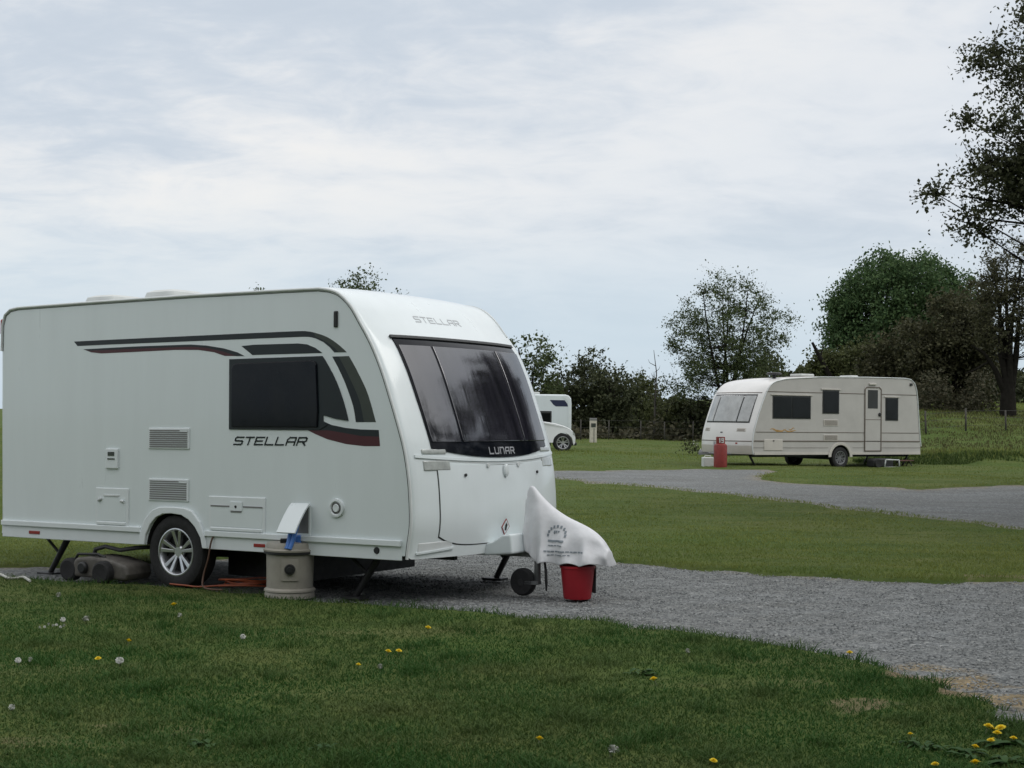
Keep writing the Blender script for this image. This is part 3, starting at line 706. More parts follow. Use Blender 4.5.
MB().box(-2.43, -2.36, .02, .20, 2.36, 2.52).build('rear_light', M['red_lens'], van, bevel=.02)
# roof lights and vents
def roof_dome(x, y, a, b, h):
    m_ = MB(); rows = []
    for r_, z_ in ((1, 0), (1, .35), (.93, .75), (.7, .95), (.35, 1.0), (0.02, 1.0)):
        rows.append([(x + a * r_ * (1 if abs(math.cos(t)) > .92 else abs(math.cos(t)) ** .3 / 1) * math.copysign(1, math.cos(t)), y + b * r_ * abs(math.sin(t)) ** .3 * math.copysign(1, math.sin(t)), 2.655 + h * z_) for t in np.linspace(0, 2 * math.pi, 33)[:-1]])
    m_.grid(rows, closed=True)
    return m_.build('roof_light', M['pale'], van)
roof_dome(-1.58, .75, .21, .26, .11); roof_dome(-.76, .75, .21, .26, .125)
# front window: black panel, three smoked panes
def wz(t):   # t 0 = bottom, 1 = top
    def zz(u):
        low = 1.200 + .085 * abs(2 * u - 1) ** 2.2; return low + (2.19 - low) * t
    return (.205 + .03 * (1 - t), W - .205 - .03 * (1 - t), zz)
fw = S.panel(wz, 0, 1, 22, 28, .010, .03).build('front_window', M['tint'], van)
def pane_y(a0, a1, b0, b1, zl=1.335, zh=2.135, cut=0):
    def f(t):
        return (a0 + (b0 - a0) * t, a1 + (b1 - a1) * t, lambda u: zl + .0 * abs(2 * u - 1) + (zh - zl) * t)
    return f
for a in ((.25, .575, .225, .575), (.60, 1.52, .60, 1.52), (1.545, 2.01, 1.545, 2.03)):
    pm = S.panel(pane_y(a[0], a[1], a[2], a[3]), 0, 1, 18, 10, .018, .014)
    pm.build('pane', M['acrylic'], fw, bevel=.005, seg=3)
tp = S.panel(lambda t: (.19, W - .19, lambda u: 2.192 + .022 * t), 0, 1, 1, 16, .022, .03).build('top_seal', M['seal'], fw)
lettering('lettering', 'LUNAR', .056, .050, .026, .011, lambda a, b, d: S.fp(.93 + a, 1.232 + b, .008 + d), M['silver'], van)
lettering('lettering', 'STELLAR', .072, .048, .028, .009, lambda a, b, d: S.fp(.68 + a, 2.365 + b, .001 + d), M['chrome'], van, shear=.3)
# moulded ledge, lamps, locker lid and badge
lg = S.panel(lambda t: (.06, W - .06, lambda u: 1.166 + .045 * abs(2 * u - 1) ** 2 + .022 * t), 0, 1, 1, 24, .012, .02).build('front_ledge', M['white'], van)
sg_ = S.panel(lambda t: (.26, W - .26, lambda u: 1.151 + .045 * abs(2 * u - 1) ** 2 * .8 + .006 * t), 0, 1, 1, 24, .003, .01).build('ledge_gap', M['rail'], van)
for a, b in ((.13, .40), (W - .40, W - .13)):
    lo = S.panel(lambda t: (a, b, lambda u: 1.105 + .08 * t), 0, 1, 3, 8, .010, .03).build('front_lamp', M['lens'], van, bevel=.008)
    S.panel(lambda t: (a, b - .02 if a < 1 else b, lambda u: 1.237 + .042 * t), 0, 1, 2, 8, .0125, .03).build('upper_lens', M['lens'], lo, bevel=.012)
def lid(y0, y1):
    def f(t): return (.265, W - .265, lambda u: (.485 + .085 * abs(2 * u - 1) ** 6) + (1.135 + .03 * abs(2 * u - 1) ** 2 - .485 - .085 * abs(2 * u - 1) ** 6) * t)
    return f
S.panel(lambda t: (.255, W - .255, lambda u: (.475 + .085 * abs(2 * u - 1) ** 6) + (1.14 - .475 - .085 * abs(2 * u - 1) ** 6) * t), 0, 1, 10, 26, .0015, .006).build('lid_seal', M['seal'], van)
ld = S.panel(lid(0, 0), 0, 1, 10, 26, .006, .010).build('locker_lid', M['white'], van)
kn = MB()
q = Vector(S.fp(W / 2, 1.085, .01)); nn = S.fn(W / 2, 1.085)
rows = []
for r_, h_ in ((1, 0), (1, .018), (.8, .026), (.02, .028)):
    rows.append([tuple(q + Vector((0, .032 * r_ * math.cos(t), .055 * r_ * math.sin(t))) + nn * h_) for t in np.linspace(0, 2 * math.pi, 21)[:-1]])
kn.grid(rows, closed=True); kn.build('badge_knob', M['trim'], ld)
for yy, zz in ((.56, 1.06), (1.68, 1.06)):
    q = Vector(S.fp(yy, zz, .008)); MB().tube([q, q + S.fn(yy, zz) * .012], .013).build('lock', M['darksteel'], ld)
for yy in (.87, 1.34):
    q = Vector(S.fp(yy, 1.135, .008)); MB().lathe([(.02, 0), (.02, .012), (0, .014)], q, 'x', 10).build('clip', M['rail'], ld)
dm = MB()
def diamond(r_, d, mi): dm.add([S.fp(1.098 + a * .062 * r_, .607 + b * .07 * r_, d) for a, b in ((0, 1), (1, 0), (0, -1), (-1, 0))] + [S.fp(1.098 + a * .062 * r_, .607 + b * .07 * r_, d - .006) for a, b in ((0, 1), (1, 0), (0, -1), (-1, 0))], [(0, 1, 2, 3), (0, 4, 5, 1), (1, 5, 6, 2), (2, 6, 7, 3), (3, 7, 4, 0)], mi)
diamond(1, .0115, 0); diamond(.82, .0135, 1)
dm.add([S.fp(1.098 + a, .607 + b, .0155) for a, b in ((-.012, -.03), (.012, -.03), (.014, .0), (.02, .015), (.0, .035), (-.016, .012))], [(0, 1, 2, 3, 4, 5)], 2)
dm.build('warning_label', [M['red_lens'], M['white'], M['black']], ld)
for ya, yb in ((.07, .42), (W - .42, W - .07)):
    gh = S.panel(lambda t: (ya, yb, lambda u: .44 + .03 * u * (1 if ya < 1 else -1) + (.085 - .02 * u) * t), 0, 1, 3, 8, .004, .02).build('grab_recess', M['rail'], van, bevel=.012)
    S.panel(lambda t: (ya - .01, yb + .01, lambda u: .432 + .03 * u * (1 if ya < 1 else -1) + .016 * t), 0, 1, 1, 8, .014, .02).build('grab_lip', M['white'], gh)
# hitch: plastic fairing, drawbar, jockey wheel, corner steadies
fr = MB(); fr.prism([(2.45, .42), (2.70, .465), (2.82, .495), (2.92, .555), (3.0, .565), (3.02, .40), (2.75, .375), (2.45, .385)], W / 2 - .27, W / 2 + .27)
fr.build('hitch_fairing', M['white'], van, bevel=.03, seg=3)
db = MB(); db.box(2.2, 3.2, W / 2 - .05, W / 2 + .05, .36, .42); db.box(3.0, 3.66, W / 2 - .035, W / 2 + .035, .40, .47)
db.prism([(3.05, .40), (3.05, .59), (3.12, .59), (3.16, .44), (3.16, .36), (3.05, .36)], W / 2 - .06, W / 2 + .05)
db.lathe([(.045, .38), (.05, .44), (.03, .50)], (3.66, W / 2, 0), 'z', 14); db.tube([(3.1, W / 2 + .05, .45), (3.12, W / 2 + .05, .7), (3.04, W / 2 + .02, .92)], .016)
db.build('drawbar', M['steel'], van)
jw = MB().tube([(3.14, W / 2 - .06, .14), (3.14, W / 2 - .06, .44)], .028, 10).box(3.0, 3.16, W / 2 - .10, W / 2 - .03, .135, .165).build('jockey_stem', M['steel'], van)
MB().lathe([(.02, -.04), (.102, -.04), (.117, -.02), (.117, .02), (.102, .04), (.02, .04)], (3.0, W / 2 - .06, .150), 'y', 28).build('jockey_wheel', M['rubber'], jw)
MB().lathe([(0, -.046), (.03, -.046), (.03, .046)], (3.0, W / 2 - .06, .150), 'y', 12).build('hub', M['darksteel'], jw)
MB().tube([(3.20, W / 2 - .06, .40), (3.245, W / 2 - .10, .25), (3.255, W / 2 - .11, .16), (3.25, W / 2 - .10, .09)], [.006, .012, .012, .006], 6).build('breakaway_cable', M['black'], van)
def steady(x0, x1, yy, zf):
    s_ = MB(); s_.tube([(x0, yy, .37), (x1, yy, zf + .02)], [.032, .026], 6); s_.box(x1 - .11, x1 + .09, yy - .07, yy + .07, zf, zf + .022)
    xm = x0 * .55 + x1 * .45; s_.tube([(x0 + (x1 - x0) * 1.25, yy, .37), (xm, yy, (.37 + zf) / 2 + .03)], .014, 6)
    return s_.build('corner_steady', M['darksteel'], van, sharp=60)
steady(-1.68, -1.92, .25, .012); steady(-1.68, -1.92, W - .25, .015)
steady(2.08, 1.84, .25, .015); steady(2.30, 2.12, W - .22, .03)

# ------------------------------------------------------------------ hitch cover draped over the coupling
def to_world(lx, ly, lz=0):
    c, s_ = math.cos(YAW), math.sin(YAW); return (WX + lx * c - ly * s_, WY + lx * s_ + ly * c, lz + T * lx)
hc = thing('hitch_cover', to_world(3.4, W / 2), 'white vinyl cover with grey printing draped over the caravan hitch', 'cover', (0, -T, YAW))
def hx(a): return a - 3.4
prof_top = [(3.005, .86), (3.015, .935), (3.04, .962), (3.075, .955), (3.12, .905), (3.196, .835), (3.275, .775), (3.392, .712), (3.507, .665), (3.60, .625), (3.68, .575), (3.745, .515), (3.785, .455)]
def low(a): return .328 + .012 * math.sin(a * 31) + .75 * max(0, 3.14 - a)
tops = smooth_front(prof_top, 4)
rows = []
for i, (a, b) in enumerate(tops):
    u = i / (len(tops) - 1)
    wd = .045 + .135 * float(sstep(0, .55, u)) - .085 * float(sstep(.72, 1, u))
    row = []
    for j in range(33):
        t = j / 32 * 2 - 1; k = abs(t)
        yy = math.copysign(wd * k ** .62, t) + (.060 * (abs(math.sin(a * 15 + t * 1.6)) - .6) + .014 * math.sin(a * 61 - t * 4)) * k ** 1.6 + .012 * math.sin(a * 18 + k * 9) * k
        zz = b + (low(a) - b) * (.12 * k + .88 * k ** 1.55)
        row.append((hx(a), yy, zz))
    rows.append(row)
hm = MB(); hm.grid(rows)
n0 = len(rows[0])
# closed nose and back
hm.add(rows[-1] + [(hx(3.80), r[1] * .86, r[2] - .005) for r in rows[-1]], [(j, j + 1, n0 + j + 1, n0 + j) for j in range(n0 - 1)], 0, True)
hm.add([(hx(3.80), r[1] * .86, r[2] - .005) for r in rows[-1]], [list(range(n0))], 0)
hm.add(rows[0] + [(hx(2.99), r[1] * .8, r[2] * .99) for r in rows[0]], [(j, j + 1, n0 + j + 1, n0 + j) for j in range(n0 - 1)], 0, True)
hco = hm.build('cover_fabric', M['cover'], hc, sharp=60)
so = hco.modifiers.new('thick', 'SOLIDIFY'); so.thickness = .004; so.offset = -1
# creases
dp = hco.modifiers.new('sub', 'SUBSURF'); dp.levels = 1; dp.render_levels = 1
pr = MB()
def drape(a, z):
    """near side of the cover at length a and height z"""
    xs = [q[0] for q in tops]; b = float(np.interp(a, xs, [q[1] for q in tops])); u = float(np.interp(a, xs, np.linspace(0, 1, len(tops))))
    wd = .045 + .135 * float(sstep(0, .55, u)) - .085 * float(sstep(.72, 1, u))
    ks = np.linspace(0, 1, 200); zz = b + (low(a) - b) * (.12 * ks + .88 * ks ** 1.55); k = float(np.interp(-z, -zz, ks)); t = -k
    return -wd * k ** .62 + (.060 * (abs(math.sin(a * 15 + t * 1.6)) - .6) + .014 * math.sin(a * 61 - t * 4)) * k ** 1.6 + .012 * math.sin(a * 18 + k * 9) * k
def mark(a0, a1, z0, z1, sl=0):
    c = [(a0, z0), (a1, z0), (a1, z1), (a0, z1)]
    pr.add([(hx(a), drape(a, z) - .006, z) for a, z in c] + [(hx(a), drape(a, z) + .002, z) for a, z in c], [(0, 1, 2, 3), (4, 7, 6, 5), (0, 4, 5, 1), (1, 5, 6, 2), (2, 6, 7, 3), (3, 7, 4, 0)])
for k in range(9):
    t = math.pi * (1 - k / 8); a = 3.36 + .085 * math.cos(t); b = .56 + .075 * math.sin(t); mark(a - .008, a + .008, b - .011, b + .011)
for k in range(3): mark(3.33 + .02 * k, 3.342 + .02 * k, .575 + .006 * k, .60)
for k in range(8): mark(3.28 + .02 * k, 3.30 + .02 * k, .507, .523)
pr.build('emblem', M['print'], hc); pr = MB()
for k in range(5): mark(3.29 + .03 * k, 3.312 + .03 * k, .475, .482)
pr.build('lettering', M['print'], hc); pr = MB()
for k in range(11): mark(3.26 + .034 * k, 3.286 + .034 * k, .425, .435)
pr.build('lettering', M['print'], hc); pr = MB()
for k in range(7): mark(3.30 + .03 * k, 3.322 + .03 * k, .398, .405)
pr.build('lettering', M['print'], hc)

# ------------------------------------------------------------------ red bucket under the hitch
bx_, by_, _ = to_world(3.50, W / 2 - .02); bz = float(H(bx_, by_)) + .022
bk = thing('bucket', (bx_, by_, bz), 'red plastic bucket standing under the white hitch cover', 'bucket', (0, 0, .3))
MB().lathe([(.0, 0), (.112, 0), (.116, .012), (.142, .25), (.15, .255), (.15, .275), (.138, .275), (.106, .02), (0, .02)], n=30).build('pail', M['red_plastic'], bk)
hd = MB(); hd.tube([(.150 * math.cos(a), .15 * math.sin(a), .255 - .12 * math.sin((a + .6) / 1.9 * math.pi) * .9) for a in np.linspace(-.6, 1.3, 12)], .006, 6); hd.build('handle', M['darksteel'], bk)
MB().box(.136, .156, -.035, .035, .04, .27).build('strap', M['black'], bk, bevel=.008)

# ------------------------------------------------------------------ beige water barrel
gx_, gy_ = at(290, 599, lift=LAWN); gy_ += .21; gx_ -= .035
wb = thing('water_barrel', (gx_, gy_, float(H(gx_, gy_)) + LAWN - .01), 'beige water barrel with a black cap standing beside the caravan', 'water barrel', (0, 0, R(8)))
MB().lathe([(0, 0), (.21, 0), (.212, .03), (.205, .05), (.216, .056), (.215, .07), (.195, .085), (.197, .2), (.2, .365), (.19, .37)], n=40).build('drum', M['beige'], wb)
MB().lathe([(.19, .365), (.222, .372), (.222, .39), (.19, .395)], n=40).build('rim_groove', M['black'], wb)
MB().lathe([(.19, .388), (.224, .392), (.226, .405), (.205, .418), (.2, .45), (.192, .462), (.12, .468), (0, .468)], n=40).build('lid', M['beige'], wb)
pl = MB(); rows = []
for a in np.linspace(-.36, .36, 9):
    rows.append([(.200 * math.sin(a), -.200 * math.cos(a), z_) for z_ in (.155, .335)])
rows_o = [[(p[0] * 1.035, p[1] * 1.035, p[2]) for p in r] for r in rows]
pl.grid(rows_o); pl.grid([[r[0] for r in rows], [r[0] for r in rows_o]]); pl.grid([[r[1] for r in rows], [r[1] for r in rows_o]]); pl.grid([rows[0], rows_o[0]]); pl.grid([rows[-1], rows_o[-1]])
pl.build('raised_panel', M['beige'], wb)
MB().lathe([(0, -.245), (.022, -.245), (.026, -.235), (.042, -.235), (.046, -.205)], (0, 0, .25), 'y', 20).build('cap', M['black'], wb)
MB().box(-.085, .005, -.14, -.07, .466, .50).build('handle_block', M['black'], wb, bevel=.008)
MB().lathe([(0, .0), (.03, .0), (.032, .05), (.024, .06), (0, .06)], (.07, -.08, .466), 'z', 16).build('hose_fitting', M['blue'], wb)

# ------------------------------------------------------------------ grey waste container on wheels lying by the caravan wheel
cx_, cy_ = at(108, 584, lift=0.0); cy_ += .06
wc = thing('waste_container', (cx_, cy_, float(H(cx_, cy_)) + .012), 'dirty beige waste water container with black wheels lying behind the caravan wheel', 'waste container', (0, 0, YAW + .08))
MB().prism([(-.30, .05), (-.31, .17), (-.27, .225), (-.1, .245), (.1, .235), (.26, .20), (.34, .18), (.36, .10), (.34, .04)], -.17, .17).build('tank', M['beige_dirty'], wc, bevel=.03, seg=3)
MB().lathe([(0, -.21), (.04, -.21), (.055, -.195), (.055, -.16)], (-.16, 0, .14), 'y', 18).build('drain_cap', M['black'], wc)
for xx in (-.36, .10):
    k = MB().lathe([(.03, -.05), (.085, -.055), (.105, -.04), (.108, 0), (.105, .04), (.085, .055), (.03, .05)], (xx, -.19 if xx > 0 else -.12, .108), 'y', 24).build('wheel', M['rubber'], wc)
    MB().lathe([(0, -.035), (.05, -.04), (.055, .03), (0, .03)], (xx, -.19 if xx > 0 else -.12, .108), 'y', 18).build('hub', M['black'], k)
MB().tube([(-.22, .02, .22), (-.2, .02, .29), (-.06, 0, .325), (.12, 0, .30), (.3, .02, .33), (.42, .06, .34)], .02, 8).build('waste_hose', M['darksteel'], wc)
MB().tube([(-.33, -.1, .2), (-.26, -.14, .255), (-.02, -.14, .265), (.05, -.12, .235)], .014, 8).build('carry_handle', M['black'], wc)

# ------------------------------------------------------------------ cables and hose on the ground
def gp(px, py, lift=.03):
    a, b = at(px, py, lift); return (a, b, float(H(a, b)) + lift)
def wire_thing(name, pts, r, m, label, cat):
    o_ = MB().tube(smooth3(pts, 5), r, 6).build(name, m); return tag(o_, label, cat)
def smooth3(pts, n):
    P = [np.array(p, float) for p in pts]; P = [2 * P[0] - P[1]] + P + [2 * P[-1] - P[-2]]; out = []
    for i in range(1, len(P) - 2):
        a, b, c, d = P[i - 1:i + 3]
        for k in range(n):
            t = k / n; out.append(tuple(.5 * ((2 * b) + (-a + c) * t + (2 * a - 5 * b + 4 * c - d) * t * t + (-a + 3 * b - 3 * c + d) * t ** 3)))
    return out + [tuple(P[-2])]
coil = []; c0 = np.array(at(243, 590, .03)) + np.array([0, .12])
for k in range(60):
    t = k * .42; rr = .17 + .035 * math.sin(t * .37) ; coil.append((c0[0] + rr * math.cos(t) * 1.15, c0[1] + rr * math.sin(t) * .8, float(H(*c0)) + .05 + .0011 * k + .012 * math.sin(t * 1.7)))
coil += [(c0[0] - .35, c0[1] - .05, .05), (c0[0] - .55, c0[1] + .03, .05), (c0[0] - .7, c0[1] + .12, .05)]
wire_thing('cable_coil', coil, .008, M['orange'], 'coil of orange mains cable on the ground behind the barrel', 'cable')
hp = [to_world(.46, -.01, .50), to_world(.45, -.03, .44), to_world(.43, -.04, .30), to_world(.39, -.05, .16), to_world(.42, -.09, .07), to_world(.52, -.12, .05), to_world(.66, -.10, .05)]
wire_thing('hanging_cable', hp, .008, M['brown_cable'], 'thin brown cable hanging from the locker hatch to the ground', 'cable')
wire_thing('waste_pipe', [gp(-14, 571, .05), gp(-4, 573, .06), gp(2, 575, .055), gp(8, 578, .05), gp(16, 578, .05), gp(23, 577, .06), gp(27, 579, .055), gp(30, 581, .05)], .012, M['whitehose'], 'short white flexible pipe on the ground at the left edge', 'pipe')

# ================================================================== the older cream caravan
FX, FY = 9.3594, 41.3
FZ = .245
old = thing('touring_caravan', (FX, FY, FZ), 'older cream caravan with brown pinstripes and a door, beyond the track', 'caravan', (0, 0, R(210)))
W2 = 2.1
f2 = [(3.16, .41), (3.19, .60), (3.18, .80), (3.13, 1.07), (3.02, 1.40), (2.87, 1.78), (2.75, 2.05), (2.64, 2.24), (2.53, 2.35), (2.37, 2.43), (2.10, 2.49), (1.87, 2.52)]
r2 = [(.77, 2.59), (-1, 2.625), (-2.51, 2.63), (-2.75, 2.60), (-2.90, 2.49), (-2.98, 2.3), (-3.03, 2.0), (-3.11, 1.09), (-3.17, .64), (-3.15, .41)]
S2 = Shell(f2, r2, W2, .22, .36, .33, y_sign=-1, bottom=.41, axle=0, edge=.035, skew=.55)
S2.body([M['cream'], M['liner']], old)
# front cap in paler moulding
cap = MB(); rows = []
for i, (a, b) in enumerate(S2.front):
    row = []
    for yy in np.linspace(0.012, W2 - .012, 25):
        cr_ = .03 * (1 - abs(2 * yy / W2 - 1) ** 2.5) * float(sstep(2.3, 2.5, b)); row.append((a + .007 * (1 - float(sstep(2.3, 2.5, b))) + .22 * S2.g(yy) * float(S2.wz(b)), -yy, b + cr_ + .007))
    rows.append(row)
cap.grid(rows); cap.build('front_moulding', M['cream2'], old)
er = []
MB().tube([(a, .004, b) for a, b in S2.front], .016, 6).build('edge_trim', M['rail'], old)
MB().tube([(a, .004, b) for a, b in [S2.front[-1]] + r2[:-1]], .016, 6).build('roof_trim', M['rail'], old)
S2.panel(lambda t: (.10, W2 - .10, lambda u: 2.10 + .014 * t), 0, 1, 1, 16, .02, .03).build('window_gutter', M['line'], old)
fw2 = S2.panel(lambda t: (.17 + .02 * t, W2 - .17 - .02 * t, lambda u: 1.27 + .79 * t), 0, 1, 8, 16, .014, .03).build('front_window', M['seal'], old)
for a, b in ((.20, .55), (.59, 1.51), (1.55, 1.90)):
    S2.panel(lambda t: (a, b, lambda u: 1.30 + .72 * t), 0, 1, 6, 8, .03, .025).build('pane', M['window_grey'], fw2, bevel=.012)
for a, b in ((.22, .50), (1.60, 1.88)):
    gl = S2.panel(lambda t: (a, b, lambda u: 1.03 + .10 * t), 0, 1, 2, 5, .016, .03).build('lamp_grille', M['creamtrim'], old, bevel=.01)
    for zz in (1.05, 1.085): S2.panel(lambda t: (a + .03, b - .03, lambda u: zz + .014 * t), 0, 1, 1, 4, .020, .01).build('louvre', M['line'], gl)
S2.panel(lambda t: (1.0, 1.09, lambda u: .985 + .03 * t), 0, 1, 1, 3, .014, .02).build('badge', M['black'], old)
S2.panel(lambda t: (.02, W2 - .02, lambda u: .755 + .025 * t), 0, 1, 1, 20, .012, .02).build('bumper_strip', M['line'], old)
S2.panel(lambda t: (.02, W2 - .02, lambda u: .43 + .22 * t), 0, 1, 2, 20, .010, .02).build('lower_valance', M['creamtrim'], old)
S2.panel(lambda t: (.42, .48, lambda u: .69 + .04 * t), 0, 1, 1, 3, .016, .02).build('front_reflector', M['red_lens'], old)
def band(x0, x1, z0, z1, m, d, name, parent=None): return MB().box(x0, x1, -.003, d, z0, z1).build(name, m, parent or old)
band(-3.0, 2.72, 2.135, 2.155, M['line'], .006, 'pinstripe')
band(-3.08, 3.08, 1.018, 1.036, M['line'], .006, 'pinstripe')
band(-3.12, 3.13, .765, .795, M['line'], .010, 'pinstripe')
band(-3.14, -.47, .59, .60, M['line'], .005, 'pinstripe'); band(.45, 3.15, .59, .60, M['line'], .005, 'pinstripe')
band(-3.14, -.43, .40, .47, M['creamtrim'], .012, 'skirt'); band(.43, 3.12, .40, .47, M['creamtrim'], .012, 'skirt')
def win2(x0, x1, z0, z1, split=False):
    f_ = MB().box(x0, x1, -.003, .014, z0, z1).build('side_window', M['seal'], old, bevel=.01)
    MB().box(x0 - .06, x1 + .06, -.003, .026, z1 + .012, z1 + .04).build('gutter', M['creamtrim'], f_)
    if split:
        xm = (x0 + x1) / 2
        for a, b in ((x0 + .03, xm - .012), (xm + .012, x1 - .03)): MB().box(a, b, .008, .022, z0 + .03, z1 - .03).build('pane', M['dark_window'], f_, bevel=.012)
    else: MB().box(x0 + .03, x1 - .03, .008, .022, z0 + .03, z1 - .03).build('pane', M['dark_window'], f_, bevel=.012)
win2(1.11, 2.49, 1.40, 2.04, True); win2(.055, .675, 1.56, 2.225); win2(-2.24, -1.735, 1.385, 2.05)
dr = MB().box(-1.57, -.92, -.003, .010, .50, 2.35).build('door', M['cream'], old, bevel=.05, seg=3)
fr = MB(); o_ = [(-1.575, .49), (-1.575, 2.28), (-1.50, 2.355), (-.99, 2.355), (-.915, 2.28), (-.915, .49), (-1.575, .49)]; i_ = [(-1.545, .52), (-1.545, 2.27), (-1.49, 2.325), (-1.0, 2.325), (-.945, 2.27), (-.945, .52), (-1.545, .52)]
fr.ring(o_, i_, .006, .022); fr.build('door_frame', M['line'], dr)
fr = MB().box(-1.43, -1.04, .006, .016, 1.73, 2.265).build('door_window', M['seal'], dr, bevel=.07, seg=3)
MB().box(-1.41, -1.06, .012, .022, 1.755, 2.24).build('pane', M['dark_window'], fr, bevel=.06) if False else None
MB().lathe([(0, .045), (.04, .045), (.055, .02), (.055, .0)], (-1.5, 0, 1.555), 'y', 14).build('handle', M['black'], dr)
MB().box(-1.54, -.95, .008, .014, 1.40, 1.415).build('split_line', M['line'], dr)
MB().box(-1.36, -1.08, -.003, .04, 2.41, 2.46).build('awning_light', M['creamtrim'], old, bevel=.01)
MB().box(-2.80, -2.70, -.003, .03, 2.42, 2.49).build('marker_light', M['black'], old, bevel=.01)
for z0, z1 in ((1.215, 1.39), (.79, .965)):
    v_ = MB().box(.09, .635, -.003, .014, z0, z1).build('vent', M['creamtrim'], old, bevel=.008)
    s_ = MB()
    for i in range(5): s_.box(.12, .60, .010, .018, z0 + .03 + i * .028, z0 + .042 + i * .028)
    s_.build('slats', M['line'], v_)
lk = MB().box(2.125, 2.79, -.003, .014, .52, .83).build('locker_hatch', M['creamtrim'], old, bevel=.01)
MB().box(2.43, 2.48, .012, .022, .77, .80).build('latch', M['black'], lk)
ar = MB(); aa = np.linspace(math.pi, 0, 15)
ar.ring([(.45 * math.cos(a), .33 + .42 * math.sin(a) * (1.0)) for a in aa], [(.355 * math.cos(a), .33 + .345 * math.sin(a)) for a in aa], -.003, .03); ar.build('wheel_arch', M['creamtrim'], old, bevel=.006)
for yy, f in ((-.10, 1), (-W2 + .10, -1)): make_wheel('wheel', old, (-.03, yy, .31), R_=.31, rim=.195, w=.18, face=f, spokes=6, mats=(M['rubber'], M['steel'], M['black']))
sw = MB()
for k, (xa, za, xb, zb, r_) in enumerate([(2.58, 1.10, 2.2, 1.06, .022), (2.45, 1.05, 2.0, 1.10, .026), (2.1, 1.08, 1.64, 1.05, .022), (1.9, 1.12, 1.70, 1.12, .016)]):
    pts = [(xa + (xb - xa) * t, .0, za + (zb - za) * t + .03 * math.sin(t * 6 + k)) for t in np.linspace(0, 1, 8)]
    sw.prism([(p[0], p[2] + r_ * (1 - abs(2 * i / 7 - 1)) + .004) for i, p in enumerate(pts)] + [(p[0], p[2] - r_ * (1 - abs(2 * i / 7 - 1)) - .004) for i, p in list(enumerate(pts))[::-1]], -.002, .003 + .001 * k)
sw.build('gold_swirl', M['gold'], old)
MB().lathe([(0, 2.50), (.05, 2.50), (.05, 2.62), (.20, 2.63), (.22, 2.67), (.16, 2.70), (0, 2.70)], (2.02, -.5, 0), 'z', 18).build('roof_vent', M['darksteel'], old)
for x_, l_ in ((.6, .5), (-1.2, .3)): MB().box(x_ - l_ / 2, x_ + l_ / 2, -1.2, -.7, 2.62, 2.70).build('roof_light', M['pale'], old, bevel=.03)
MB().box(-2.9, 3.0, -W2 + .3, -W2 + .36, .33, .42).box(-2.9, 3.0, -.36, -.3, .33, .42).box(-.05, .05, -W2 + .1, -.1, .25, .33).build('chassis', M['darksteel'], old)
hb = MB(); hb.box(3.2, 4.15, -W2 / 2 - .05, -W2 / 2 + .05, .38, .46); hb.tube([(3.1, -.5, .40), (3.95, -W2 / 2, .42)], .04, 6); hb.tube([(3.1, -1.6, .40), (3.95, -W2 / 2, .42)], .04, 6); hb.lathe([(.06, .38), (.06, .47), (.03, .52)], (4.15, -W2 / 2, 0), 'z', 12)
hb.build('drawbar', M['steel'], old)
jw = MB().tube([(3.75, -W2 / 2 + .1, .12), (3.75, -W2 / 2 + .1, .75)], .03, 8).build('jockey_stem', M['steel'], old)
MB().lathe([(.02, -.03), (.1, -.03), (.11, 0), (.1, .03), (.02, .03)], (3.70, -W2 / 2 + .1, .11), 'y', 18).build('jockey_wheel', M['rubber'], jw)
for x0, x1 in ((3.1, 2.85), (-2.9, -2.65)):
    for yy in (-.25, -W2 + .25): MB().tube([(x0, yy, .40), (x1, yy, .03)], .03, 6).box(x1 - .08, x1 + .08, yy - .06, yy + .06, .0, .03).build('corner_steady', M['darksteel'], old)

def fworld(lx, ly):
    c, s_ = math.cos(R(210)), math.sin(R(210)); return FX + lx * c - ly * s_, FY + lx * s_ + ly * c
# red gas bottle, white container, things under the rear
def ground_at(px, py):
    a, b = at(px, py); return a, b, float(H(a, b))
gx2, gy2 = at(720.3, 468.6)
gb = thing('gas_bottle', (gx2, gy2, float(H(gx2, gy2)) + .0), 'tall red gas bottle in front of the cream caravan', 'gas bottle')
MB().lathe([(0, 0), (.165, 0), (.175, .03), (.18, .06), (.18, .60), (.165, .65), (.12, .68), (0, .69)], n=28).build('cylinder', M['gas_red'], gb)
MB().lathe([(.115, .66), (.122, .68), (.122, .86), (.112, .86), (.105, .68)], n=24).build('collar', M['gas_red'], gb)
lb = lettering('lettering', '19', .045, .11, .03, .026, lambda a, b, d: ((-.06 + a), -.1245 - d + .10 * abs(-.06 + a) ** 1.3, .71 + b), M['pale'], gb, th=.006)
gx3, gy3 = at(707.6, 467.6)
wt = thing('water_container', (gx3, gy3, float(H(gx3, gy3))), 'small white plastic container left of the red gas bottle', 'container', (0, 0, .2))
MB().box(-.15, .15, -.11, .11, 0, .29).build('tub', M['pale'], wt, bevel=.03, seg=3); MB().tube([(-.1, 0, .285), (-.08, 0, .33), (.08, 0, .33), (.1, 0, .285)], .012).build('handle', M['pale'], wt)
MB().tube([(.19, -.02, .02), (.17, -.03, .14), (.14, .0, .29)], .035, 8).build('hose', M['black'], wt)
ax, ay = fworld(-1.45, .12); az = float(H(ax, ay))
wr = thing('waste_container', (ax, ay, az), 'grey waste carrier with a white handle frame under the cream caravan door', 'waste container', (0, 0, R(30)))
MB().prism([(-.42, .04), (-.42, .22), (-.34, .28), (.3, .28), (.36, .2), (.36, .04)], -.15, .15).build('tank', M['darksteel'], wr, bevel=.03)
